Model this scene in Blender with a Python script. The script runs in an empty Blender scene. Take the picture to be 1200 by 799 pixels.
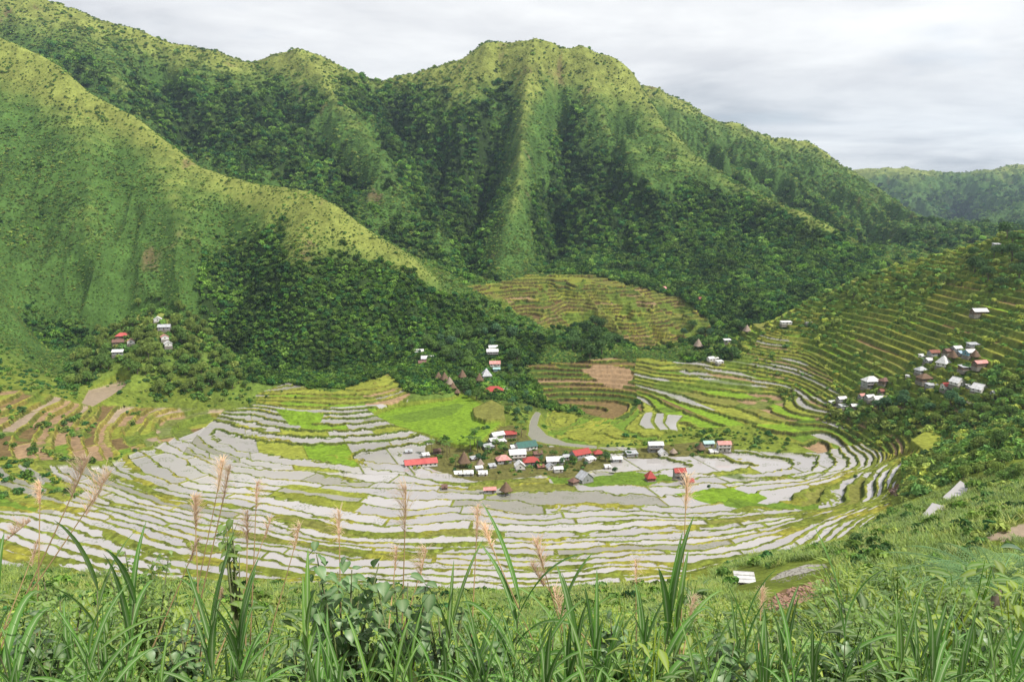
import bpy, math, random
import numpy as np
from mathutils import Vector, Matrix
rng = np.random.default_rng(7); random.seed(7)
SC = bpy.context.scene
COL = SC.collection
# ------------------------------------------------------------------ camera geometry (metres; village at z = 0)
FPX, CAMZ, PITCH = 933.0, 174.0, math.radians(10.3)
CP, SP = math.cos(PITCH), math.sin(PITCH)
def ray(px, py):
    u = (px-600.0)/FPX; v = (399.5-py)/FPX
    y = CP+v*SP
    return u/y, (v*CP-SP)/y          # sideways and upward slope of the line of sight
def topx(a, sl):                     # inverse of ray
    # v from sl = (v*CP-SP)/(CP+v*SP)
    v = (sl*CP+SP)/(CP-sl*SP)
    return 600+a*(CP+v*SP)*FPX, 399.5-v*FPX
def aD(px, py, D=None, z=None):
    a, sl = ray(px, py)
    if D is None: D = (z-CAMZ)/sl
    return (a*D, D, CAMZ+sl*D)
def Zp(px, py, z): return aD(px, py, None, z)
def Pt(px, py, D): return aD(px, py, D)
def Wp(a, D, z): return (a*D, D, z)
def L(*pts): return [Pt(*p) for p in pts]
def LZ(*pts): return [Zp(*p) for p in pts]
def LW(*pts): return [Wp(*p) for p in pts]
LINES = [
 # ---- skyline ridges
 L((-120,-60,1750),(0,-22,1720),(60,0,1700),(140,22,1700),(200,48,1700),(250,56,1700),(290,70,1700),(315,62,1700),(345,51,1700),(372,58,1700),(395,74,1700),(438,95,1720),(500,80,1700),(545,66,1690),(560,55,1680),(572,44,1660),(600,46,1655),(625,41,1650),(650,46,1650),(665,56,1650),(683,48,1655),(700,60,1660),(728,66,1650),(742,82,1640),(752,102,1620)),
 L((625,41,1650),(617,105,1530),(612,160,1425),(610,205,1325),(598,255,1220),(590,295,1130),(585,328,1060)),
 L((572,44,1660),(560,90,1600),(548,140,1520)),
 L((728,66,1650),(752,102,1620),(775,140,1535),(805,172,1465),(845,206,1395),(870,218,1380)),
 L((870,218,1380),(905,236,1300),(945,247,1230),(985,272,1170),(1022,303,1120)),
 L((683,48,1655),(690,95,1590),(712,140,1500),(740,175,1420),(760,215,1330)),
 L((345,51,1700),(380,95,1590),(405,130,1495),(440,190,1370),(490,250,1250),(535,292,1170)),
 L((190,48,1700),(235,110,1560),(260,150,1480),(300,190,1400),(332,214,1330)),
 L((60,0,1700),(110,60,1560),(150,100,1470)),
 L((745,92,1950),(770,100,1950),(800,115,1980),(828,138,2000),(845,144,2000),(862,141,2020),(880,152,2030),(905,159,2050),(950,165,2080),(970,176,2080),(985,190,2050),(1010,206,2000),(1050,235,1900),(1090,262,1850),(1125,279,1800)),
 L((770,100,1950),(810,150,1800),(845,185,1680),(885,222,1550)),
 L((862,141,2020),(900,190,1850),(925,215,1720),(965,248,1600),(1000,275,1450)),
 L((950,165,2080),(975,205,1900),(1010,240,1750),(1055,278,1600)),
 L((1050,235,1900),(1065,255,1800),(1090,282,1650)),
 # far range
 L((940,215,4600),(1000,198,4500),(1060,194,4500),(1100,202,4500),(1118,207,4500),(1150,201,4450),(1180,193,4400),(1260,190,4400)),
 L((1180,193,4400),(1165,225,3900),(1140,262,3500),(1120,280,3300)),
 L((1060,194,4500),(1075,225,4000),(1095,258,3600)),
 L((1260,215,3400),(1200,240,3200),(1155,268,2900),(1135,282,2700)),
 # ---- gullies
 L((440,120,1690),(470,160,1560),(510,225,1400),(535,270,1290),(548,310,1190),(560,332,1100)),
 L((310,90,1670),(350,140,1540),(390,195,1420),(430,240,1330)),
 L((190,90,1640),(215,140,1530),(240,185,1440)),
 L((585,75,1640),(588,130,1570),(560,220,1450),(560,290,1290)),
 L((655,85,1625),(660,160,1520),(652,230,1380),(640,300,1210),(640,322,1100)),
 L((720,150,1530),(725,220,1390),(740,290,1230),(780,340,1060),(815,375,960)),
 L((850,235,1330),(880,290,1200),(900,340,1050),(890,375,900)),
 L((820,160,1850),(860,205,1700),(890,232,1560)),
 L((770,150,1790),(800,195,1700),(850,245,1590),(905,268,1470),(960,283,1380),(1025,318,1290)),
 L((1130,262,2350),(1095,285,2150),(1060,300,1950)),
 L((905,175,2000),(935,210,1850),(975,250,1650),(1010,278,1500)),
 L((995,215,1950),(1025,250,1800),(1060,280,1680)),
 L((1030,215,4300),(1050,240,3900),(1085,275,3500)),
 L((1115,215,4350),(1120,240,4000),(1110,275,3600)),
 LW((-.85,1330,215),(-.64,1290,190),(-.45,1230,160),(-.3,1160,110),(-.18,1110,70),(-.06,1070,58)),
 LW((-.85,2500,150),(-.3,2500,120),(0,2500,100),(.2,2600,60)),
 LW((.5,2700,40),(.85,2600,60)),
 LW((-.85,5500,150),(-.3,5500,150),(.1,5500,120)),
 LW((-.85,7900,60),(.85,7900,60)),
 # ---- left ridge in front
 L((-120,15,1180),(0,40,1120),(40,56,1100),(75,78,1080),(105,108,1060),(150,128,1040),(190,160,1010),(225,190,985),(270,208,960),(330,216,925),(362,224,905),(400,243,880),(440,272,860),(480,303,845),(520,333,840),(560,358,835),(600,380,820),(640,402,800)),
 L((105,108,1060),(98,170,975),(104,230,908),(100,290,848)),
 L((200,168,1005),(205,230,915),(210,290,853),(215,350,808)),
 L((362,224,905),(352,290,818),(345,340,785)),
 L((40,66,1095),(35,130,1030),(45,200,950),(55,290,860),(62,380,800)),
 L((138,128,1043),(135,180,990),(146,230,928),(152,300,862),(165,340,826)),
 L((262,220,950),(270,300,868),(290,360,812),(310,420,765)),
 L((420,280,850),(420,340,800),(400,400,760)),
 L((560,375,815),(530,400,790),(500,410,775)),
 LW((-.62,775,10),(-.5,780,0),(-.4,775,-5),(-.3,740,-5),(-.22,735,2),(-.15,745,18)),
 L((-120,230,800),(0,335,745),(22,365,730),(40,405,715),(58,445,690)),
 # ---- knoll with houses
 L((60,458,640),(80,432,655),(105,400,675),(140,365,692),(165,348,700),(185,342,700),(205,352,700),(235,378,692),(262,402,680),(285,432,650),(300,452,628)),
 L((180,342,700),(165,390,655),(150,430,620),(146,455,596)),
 L((100,466,590),(146,457,592),(180,474,602),(230,476,606),(275,472,612)),
 # ---- bowl: mostly level lines of the fields
 LZ((-120,452,56),(0,458,46),(50,460,42),(90,468,34)),
 LZ((310,456,20),(340,451,20),(390,458,18),(450,438,24)),
 LZ((330,463,16),(390,467,15.5),(440,458,18),(475,462,13)),
 LZ((305,468,12),(330,480,11.5),(400,483,11.5),(460,479,11)),
 LZ((290,474,8),(297,485,8),(315,498,8),(371,502,8),(450,503,7),(520,500,5),(600,500,4)),
 LZ((250,482,4),(245,500,4),(262,520,4),(320,528,3.5),(400,530,3),(500,530,2)),
 LZ((190,490,9),(205,515,8),(240,535,8),(300,548,7.5),(400,556,7),(480,562,6)),
 LZ((150,500,15),(165,530,14),(215,552,14),(300,568,13),(400,578,12),(500,585,11)),
 LZ((110,500,21),(130,540,20),(200,570,20),(300,588,19),(400,600,18),(500,606,18)),
 LZ((60,490,29),(75,530,28),(130,565,28),(220,592,27),(330,612,26),(450,626,25)),
 LZ((0,500,37),(10,550,36),(80,578,36),(200,608,35),(320,630,34),(450,645,33)),
 LZ((-60,555,45),(0,582,44),(100,605,44),(250,640,43),(400,668,42)),
 LZ((-120,590,55),(0,622,54),(150,657,54),(300,684,54)),
 LZ((-120,630,67),(0,670,66),(200,708,66)),
 LZ((500,560,4.5),(600,560,4.5),(800,560,4.5),(950,557,6),(1035,552,11)),
 LZ((500,600,16.5),(600,600,16),(700,600,15.5),(800,600,16),(900,600,17.5),(980,596,19),(1022,588,21),(1046,588,40)),
 LZ((500,642,32),(600,642,31),(750,642,32),(840,644,34),(900,643,38),(950,640,42),(1000,632,50)),
 LZ((450,694,52),(600,694,50),(720,694,52),(790,694,60)),
 LZ((480,462,13),(530,468,9),(590,470,8),(620,480,8)),
 L((470,408,775),(530,395,785),(570,388,790),(600,396,780)),
 L((540,420,745),(560,412,750),(585,425,725),(590,455,690)),
 LZ((540,545,1),(600,545,0),(700,550,0),(800,550,1),(900,545,3),(1000,535,8),(1050,532,12)),
 LZ((655,505,4),(720,500,5),(800,498,7),(900,495,12),(940,505,11)),
 L((612,402,770),(628,440,705),(640,480,645),(652,508,598)),
 L((655,478,655),(700,475,662),(745,478,655)),
 L((660,412,740),(700,416,738),(745,420,730)),
 L((760,440,680),(820,440,680),(880,432,690)),
 L((760,412,745),(830,408,765),(870,395,780)),
 L((680,398,860),(740,405,840),(800,400,850)),
 L((600,345,1010),(650,325,1030),(720,330,1010),(790,365,950),(830,385,900)),
 # ---- right hill
 L((850,400,795),(880,385,792),(950,345,775),(1000,318,760),(1040,302,748),(1100,288,738),(1140,281,715),(1180,268,690),(1260,235,650)),
 LW((.24,900,22),(.36,930,30),(.5,960,50),(.85,1000,110)),
 L((900,470,632),(960,462,600),(1050,440,560),(1130,420,520),(1200,400,490),(1290,375,460)),
 L((940,420,700),(1000,390,675),(1100,355,640),(1200,320,600),(1290,300,570)),
 L((960,520,545),(1000,514,520),(1060,512,485),(1100,505,465),(1150,495,450),(1210,482,432),(1290,470,415)),
 L((1048,558,385),(1075,540,392),(1110,528,392),(1150,512,370),(1210,490,335),(1280,480,320)),
 L((1040,610,262),(1090,598,258),(1130,580,262),(1170,575,240),(1280,570,200)),
 L((960,640,235),(1020,632,220),(1100,618,200),(1200,600,160),(1280,590,150)),
 L((800,676,268),(860,668,232),(920,655,205),(980,655,190),(1060,650,160)),
 L((840,690,205),(873,684,178),(920,675,175),(975,662,172)),
 L((880,720,120),(940,712,110),(1000,700,95)),
 L((980,690,60),(1080,672,75),(1150,660,85),(1280,650,85)),
 # ---- viewer's slope
 LW((-.85,2.0,172.3),(.85,2.0,172.4)),
 LW((-.85,4,170.9),(0,4,170.8),(.85,4,171.1)),
 LW((-.85,7,168.9),(0,7,168.7),(.4,7,169),(.85,7,169.4)),
 LW((-.85,12,166),(0,12,165.8),(.35,12,166.2),(.85,12,167)),
 LW((-.85,20,161.6),(.2,20,161.3),(.4,22,162.2),(.85,22,163.6)),
 LW((-.85,40,151),(.1,40,149.6),(.3,40,151),(.5,35,156),(.85,35,157.5)),
 LW((-.85,100,120),(0,100,117),(.2,100,119)),
 LW((-.85,170,90),(-.4,180,80),(0,190,72),(.15,190,76)),
]
A0, A1, NAg = -0.86, 0.86, 560
L0, L1, NLg = math.log(1.9), math.log(7900.0), 1240
def solve():
    cs = np.zeros((NLg, NAg)); cn = np.zeros((NLg, NAg))
    for ln in LINES:
        for p, q in zip(ln[:-1], ln[1:]):
            p = np.array(p); q = np.array(q)
            n = int(max(abs(p[0]/p[1]-q[0]/q[1])/((A1-A0)/NAg), abs(math.log(p[1]/q[1]))/((L1-L0)/NLg))*2)+2
            t = np.linspace(0, 1, n)[:, None]
            w = p*(1-t)+q*t
            i = np.rint((np.log(w[:,1])-L0)/(L1-L0)*(NLg-1)).astype(int)
            j = np.rint((w[:,0]/w[:,1]-A0)/(A1-A0)*(NAg-1)).astype(int)
            ok = (i>=0)&(i<NLg)&(j>=0)&(j<NAg)
            np.add.at(cs, (i[ok], j[ok]), w[ok,2]); np.add.at(cn, (i[ok], j[ok]), 1)
    levels = [(cs, cn)]
    for _ in range(6):
        s, n = levels[-1]
        s = np.pad(s, ((0, s.shape[0]%2), (0, s.shape[1]%2))); n = np.pad(n, ((0, n.shape[0]%2), (0, n.shape[1]%2)))
        levels.append((s[::2,::2]+s[1::2,::2]+s[::2,1::2]+s[1::2,1::2], n[::2,::2]+n[1::2,::2]+n[::2,1::2]+n[1::2,1::2]))
    da0, dl0 = (A1-A0)/NAg, (L1-L0)/NLg
    wy, wx = (1/dl0**2), (1/da0**2); sw = wx+wy; wx /= sw; wy /= sw
    zz = None
    for lev in range(6, -1, -1):
        s, n = levels[lev]; m = n > 0; v = np.where(m, s/np.maximum(n, 1), 0)
        if zz is None: zz = np.full(s.shape, v[m].mean())
        else:
            zz = np.repeat(np.repeat(zz, 2, 0), 2, 1)[:s.shape[0], :s.shape[1]]
        zz = np.where(m, v, zz)
        ii, jj = np.indices(s.shape); par = (ii+jj) % 2
        free = [(~m)&(par==0), (~m)&(par==1)]
        om = 1.85
        for it in range(220 if lev < 2 else 300):
            for k in (0, 1):
                p = np.pad(zz, 1, mode='edge')
                av = 0.5*wy*(p[:-2,1:-1]+p[2:,1:-1])+0.5*wx*(p[1:-1,:-2]+p[1:-1,2:])
                zz = np.where(free[k], zz+om*(av-zz), zz)
    return zz
G = solve()
def blur(g, n, ax=None):
    for _ in range(n):
        p = np.pad(g, 1, mode='edge')
        g = (p[:-2,1:-1]+p[2:,1:-1]+p[1:-1,:-2]+p[1:-1,2:]+4*p[1:-1,1:-1])/8
    return g
# softer where the valley is terraced, crisp crests on the mountains
Gs = blur(G, 60); Gm = blur(G, 4)
lg = np.linspace(L0, L1, NLg)[:, None]
wS = np.clip((math.log(880)-lg)/0.15, 0, 1)*np.clip((lg-math.log(60))/0.6, 0, 1)
G = Gs*wS+Gm*(1-wS)
LOW = blur(G[::2, ::2], 160)
LOW = np.repeat(np.repeat(LOW, 2, 0), 2, 1)[:NLg, :NAg]
far_ = np.clip((lg-math.log(700))/0.2, 0, 1)
G = G+far_*(.4+.65*np.clip((lg-math.log(1100))/.15, 0, 1))*np.minimum(G-LOW+4, 0)
RID = (G-LOW)                         # positive on crests, negative in gullies
def cub(t):
    return np.stack([-0.5*t+t*t-0.5*t**3, 1-2.5*t*t+1.5*t**3, 0.5*t+2*t*t-1.5*t**3, -0.5*t*t+0.5*t**3])
def samp(g, a, l):                    # tensor grid a (cols) x l (rows), bicubic
    fj = np.clip((a-A0)/(A1-A0)*(NAg-1), 1, NAg-2.001); fi = np.clip((l-L0)/(L1-L0)*(NLg-1), 1, NLg-2.001)
    j = np.floor(fj).astype(int); i = np.floor(fi).astype(int)
    j = np.minimum(j, NAg-3); i = np.minimum(i, NLg-3)
    wj = cub(fj-j); wi = cub(fi-i)
    r = sum(wi[k][:, None]*g[i+k-1, :] for k in range(4))
    return sum(wj[k][None, :]*r[:, j+k-1] for k in range(4))
# ------------------------------------------------------------------ noise
def _hash(i, j, s):
    h = (i.astype(np.int64)*374761393+j.astype(np.int64)*668265263+s*1442695041) & 0xffffffff
    h = ((h ^ (h >> 13))*1274126177) & 0xffffffff
    return ((h ^ (h >> 16)) & 0xffffff)/float(0xffffff)
def vnoise(x, y, s=0):
    xi = np.floor(x); yi = np.floor(y); fx = x-xi; fy = y-yi
    xi = xi.astype(np.int64); yi = yi.astype(np.int64)
    def g(a, b):
        th = _hash(a, b, s)*2*np.pi
        return np.cos(th)*(x-a)+np.sin(th)*(y-b)
    u = fx*fx*fx*(fx*(fx*6-15)+10); v = fy*fy*fy*(fy*(fy*6-15)+10)
    n = (g(xi, yi)*(1-u)+g(xi+1, yi)*u)*(1-v)+(g(xi, yi+1)*(1-u)+g(xi+1, yi+1)*u)*v
    return n*1.5
def fbm(x, y, o=4, s=0, gain=0.5):
    r = 0; a = 1; t = 0
    for k in range(o):
        r = r+a*vnoise(x*2**k+17.3*k, y*2**k-9.1*k, s+k); t += a; a *= gain
    return r/t
def inpoly(px, py, poly):
    c = np.zeros(px.shape, bool); n = len(poly)
    xs = [p[0] for p in poly]; ys = [p[1] for p in poly]
    bb = (px > min(xs))&(px < max(xs))&(py > min(ys))&(py < max(ys))
    X = px[bb]; Y = py[bb]; r = np.zeros(X.shape, bool)
    for k in range(n):
        x1, y1 = poly[k]; x2, y2 = poly[(k+1) % n]
        if y1 == y2: continue
        r ^= ((y1 > Y) != (y2 > Y)) & (X < (x2-x1)*(Y-y1)/(y2-y1)+x1)
    c[bb] = r
    return c
def lin(r, g, b, k=1.0):
    f = lambda c: ((c/255+0.055)/1.055)**2.4 if c > 10 else c/255/12.92
    return np.array([f(r)*k, f(g)*k, f(b)*k])
def smooth(e0, e1, x):
    t = np.clip((x-e0)/(e1-e0), 0, 1); return t*t*(3-2*t)
# ------------------------------------------------------------------ what grows where (regions as outlines on the slopes)
def T(r, g, b, k=1.0): return lin(r, g, b, k/1.7)
FOREST_P = [  # outline, bias
 ([(715,215),(850,215),(960,240),(1030,310),(960,390),(830,400),(760,350),(700,315),(640,315),(630,240),(680,190)], 1.5),
 ([(400,60),(560,30),(615,40),(610,110),(570,200),(540,320),(560,340),(480,260),(430,150)], 1.0),
 ([(215,230),(330,235),(430,300),(600,385),(640,420),(470,480),(250,480),(210,330)], 1.15),
 ([(-50,-40),(200,20),(450,60),(440,120),(400,130),(330,215),(300,215),(105,100),(-50,30)], .7),
 ([(390,225),(420,120),(470,180),(540,290),(560,345),(470,290)], .1),
 ([(560,400),(660,405),(760,420),(700,425),(640,410),(600,420)], 1.0),
 ([(760,330),(870,330),(880,400),(800,415)], .8),
 ([(40,330),(70,330),(90,380),(95,440),(60,450),(20,380)], .9),
]
GRASS_P = [
 ([(-50,290),(235,290),(225,400),(200,450),(-50,450)], -3.),
 ([(-50,40),(105,105),(350,225),(360,240),(320,262),(262,290),(230,330),(210,400),(200,440),(-50,440)], -.8),
 ([(360,225),(440,272),(520,330),(600,380),(570,372),(480,320),(420,275)], -.9),
 ([(618,60),(650,50),(662,100),(655,160),(640,250),(625,330),(560,345),(570,300),(590,250),(600,150)], -.9),
 ([(670,60),(740,80),(790,150),(880,225),(850,235),(760,215),(700,130)], -.7),
 ([(640,120),(700,130),(790,220),(700,230),(640,200)], -.25),
 ([(380,130),(410,115),(480,220),(540,290),(520,310),(440,240),(380,210)], -.9),
 ([(-50,320),(30,330),(70,455),(-50,470)], -.6),
 ([(745,85),(1130,265),(1030,290),(880,220),(800,160)], -.75),
 ([(735,80),(762,100),(800,150),(862,203),(945,241),(1000,278),(1028,308),(1000,292),(930,256),(860,232),(800,200),(750,150)], -1.2),
]
def forestness(px, py, D, rid, x, y):
    n = fbm(x/95, y/95, 4, 11)*1.1+fbm(x/28, y/28, 2, 31)*.45
    f = -rid/np.clip(D*.016, 8, 45)+n
    px = px+fbm(x/70, y/70, 4, 131)*60; py = py+fbm(x/70+9, y/70, 4, 132)*45
    for P, b in FOREST_P: f = f+b*inpoly(px, py, P)*(D > 640)*(D < 2600)
    for P, b in GRASS_P: f = f+b*inpoly(px, py, P)*(D > 640)
    return f
# terrace zones: outline, (Dmin, Dmax), step m, wobble, bund m, cell m, palette, riser colour
PAL = {  # target look, wet
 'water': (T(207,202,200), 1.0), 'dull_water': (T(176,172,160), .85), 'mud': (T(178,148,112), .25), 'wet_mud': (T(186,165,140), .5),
 'rice': (T(136,170,50), 0), 'yellow': (T(160,168,68), 0), 'green': (T(118,148,52), 0), 'dark': (T(88,112,46), 0),
 'garden': (T(122,120,66), 0), 'brown': (T(140,118,78), 0), 'olive': (T(140,142,70), 0)}
PN = list(PAL)
ZONES = [
 dict(n='hill', P=[(845,405),(880,380),(950,342),(1000,315),(1100,283),(1180,262),(1290,225),(1290,500),(1150,500),(1060,520),(960,520),(900,440)], D=(440,830), s=3.9, w=.9, b=1.1, c=48, u='d',
      pal=dict(green=.38, dark=.1, yellow=.28, olive=.12, brown=.06, rice=.06), riser=T(128,142,60)),
 dict(n='lowhill', P=[(900,440),(960,470),(1100,470),(1290,470),(1290,510),(1150,515),(1060,545),(960,530),(880,500)], D=(430,640), s=2.6, w=.5, b=.8, c=26, u='x',
      pal=dict(green=.22, yellow=.22, mud=.2, water=.2, rice=.08, dark=.1), riser=T(88,86,48)),
 dict(n='middle', P=[(745,418),(800,425),(870,420),(900,380),(960,420),(1000,470),(1065,530),(960,532),(640,520),(640,500),(745,480)], D=(560,800), s=1.8, w=.8, b=.8, c=22, u='x',
      pal=dict(yellow=.36, olive=.12, brown=.07, mud=.1, water=.12, rice=.13, green=.1), riser=T(96,100,50)),
 dict(n='slope', P=[(640,478),(700,492),(745,478),(790,500),(760,520),(655,520),(640,500)], D=(520,720), s=1.0, w=.9, b=.6, c=28, u='x',
      pal=dict(yellow=.7, green=.2, olive=.1), riser=T(118,128,52)),
 dict(n='brownfield', P=[(618,428),(660,424),(720,418),(745,424),(745,470),(735,492),(700,488),(640,470)], D=(600,780), s=2.6, w=.4, b=.6, c=120, u='x',
      pal=dict(brown=.55, mud=.2, dark=.25), riser=T(84,74,46)),
 dict(n='back', P=[(545,335),(600,328),(640,315),(700,322),(745,335),(800,350),(835,378),(840,410),(760,418),(715,392),(690,380),(640,385),(600,365)], D=(800,1075), s=3.3, w=.35, b=.9, c=60, u='x',
      pal=dict(brown=.3, olive=.3, dark=.16, yellow=.14, mud=.1), riser=T(96,84,52)),
 dict(n='rim', P=[(300,462),(335,448),(390,460),(455,438),(480,462),(470,475),(400,482),(300,478)], D=(540,720), s=1.3, w=.7, b=.6, c=40, u='x',
      pal=dict(yellow=.4, mud=.2, dull_water=.2, rice=.2), riser=T(130,130,60)),
 dict(n='left', P=[(-80,455),(50,458),(100,474),(200,478),(262,478),(240,505),(180,520),(120,540),(60,540),(-80,545)], D=(380,625), s=2.7, w=.6, b=1.0, c=30, u='a',
      pal=dict(mud=.36, wet_mud=.16, yellow=.2, brown=.12, olive=.1, green=.06), riser=T(150,138,70)),
 dict(n='main', P=[(-80,570),(60,562),(60,545),(120,545),(185,520),(240,500),(262,480),(310,472),(350,480),(480,470),(530,500),(560,535),(640,528),(640,522),(960,530),(1010,520),(1058,540),(1050,572),(1040,600),(1000,632),(960,642),(880,652),(840,668),(790,712),(-80,720)], D=(225,640), s=2.6, w=.85, b=1.5, c=75, u='a',
      pal=dict(water=.87, dull_water=.06, yellow=.03, olive=.04), riser=T(92,100,46)),
 dict(n='main', P=[(262,480),(310,472),(350,480),(480,470),(530,500),(560,535),(640,528),(640,522),(960,530),(1010,520),(1050,532),(1046,556),(900,560),(800,557),(500,556),(300,548),(215,532),(240,500)], D=(440,660), s=1.25, w=.6, b=.95, c=42, u='x',
      pal=dict(water=.8, dull_water=.07, yellow=.05, green=.04, rice=.04), riser=T(96,106,48)),
 dict(n='leftgreen', P=[(-80,530),(30,535),(100,572),(60,600),(-80,590)], D=(250,520), s=2.2, w=.8, b=1.2, c=45, u='x',
      pal=dict(green=.5, yellow=.3, dull_water=.2), riser=T(110,122,50)),
]
PATCH = [
 ([(498,520),(540,512),(560,505),(600,498),(636,512),(640,522),(700,524),(716,536),(716,548),(690,552),(672,560),(640,556),(560,560),(530,556),(498,545)], (440,700), 'garden', None),
 ([(640,555),(672,560),(745,553),(800,558),(760,566),(690,570),(650,566)], (440,600), 'green', None),
 ([(735,536),(800,534),(860,528),(860,516),(810,518),(735,526)], (480,700), 'garden', None),  # single fields with a colour of their own
 ([(438,488),(470,478),(530,470),(545,462),(575,482),(590,492),(575,505),(560,522),(535,520),(500,508),(470,500)], (540,720), 'rice', 3.0),
 ([(452,482),(470,478),(535,468),(545,470),(530,485),(480,493)], (540,720), 'green', None),
 ([(554,478),(575,468),(590,476),(592,490),(570,492),(556,488)], (540,720), 'olive', 6.5),
 ([(322,478),(380,484),(375,495),(340,497)], (500,640), 'rice', None),
 ([(300,566),(350,566),(430,578),(430,584),(360,576)], (300,460), 'yellow', None),
 ([(680,432),(700,427),(738,430),(742,442),(728,454),(708,450)], (600,760), 'mud', None),
 ([(1066,515),(1090,502),(1110,510),(1112,526),(1090,530)], (380,560), 'yellow', 24.0),
 ([(1118,503),(1135,503),(1135,515),(1122,512)], (380,560), 'yellow', None),
 ([(94,476),(104,458),(140,450),(152,452),(126,466),(108,476)], (480,640), 'wet_mud', 48.),
 ([(619,510),(621,494),(628,482),(634,484),(629,498),(640,510),(664,519),(700,523),(700,526),(640,520),(625,516)], (560, 700), 'dull_water', 4.0),
 ([(750,497),(756,484),(765,483),(763,494),(768,502),(758,502)], (560, 700), 'water', 6.),
 ([(770,484),(778,485),(777,495),(783,503),(774,503),(768,494)], (560, 700), 'water', 6.),
 ([(783,486),(800,487),(792,495),(794,504),(786,503),(780,495)], (560, 700), 'water', 6.),
 ([(1076,612),(1092,588),(1112,594),(1100,606)], (180,300), 'water', 62.),
 ([(1106,582),(1124,562),(1134,570),(1130,588),(1120,594)], (180,300), 'water', 66.),
 ([(890,686),(915,670),(945,661),(968,661),(970,670),(925,684)], (140,260), 'dull_water', 84.),
 ([(1152,628),(1200,612),(1260,600),(1260,612),(1180,634)], (120,260), 'wet_mud', 92.),
 ([(900,705),(920,690),(972,676),(985,688),(950,712),(915,722)], (60,200), 'brown', None),
 ([(1040,574),(1052,566),(1062,570),(1046,580)], (250,420), 'brown', None),
 ([(20,545),(35,545),(60,560),(50,566)], (250,520), 'dull_water', None),
 ([(790,575),(860,572),(900,580),(880,588),(820,584)], (350,500), 'rice', None),
 ([(840,582),(960,590),(960,596),(850,590)], (330,500), 'green', None),
]
def blur(g, n):
    for _ in range(n):
        p = np.pad(g, 1, mode='edge'); g = (p[:-2,1:-1]+p[2:,1:-1]+p[1:-1,:-2]+p[1:-1,2:]+4*g)/8
    return g
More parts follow.
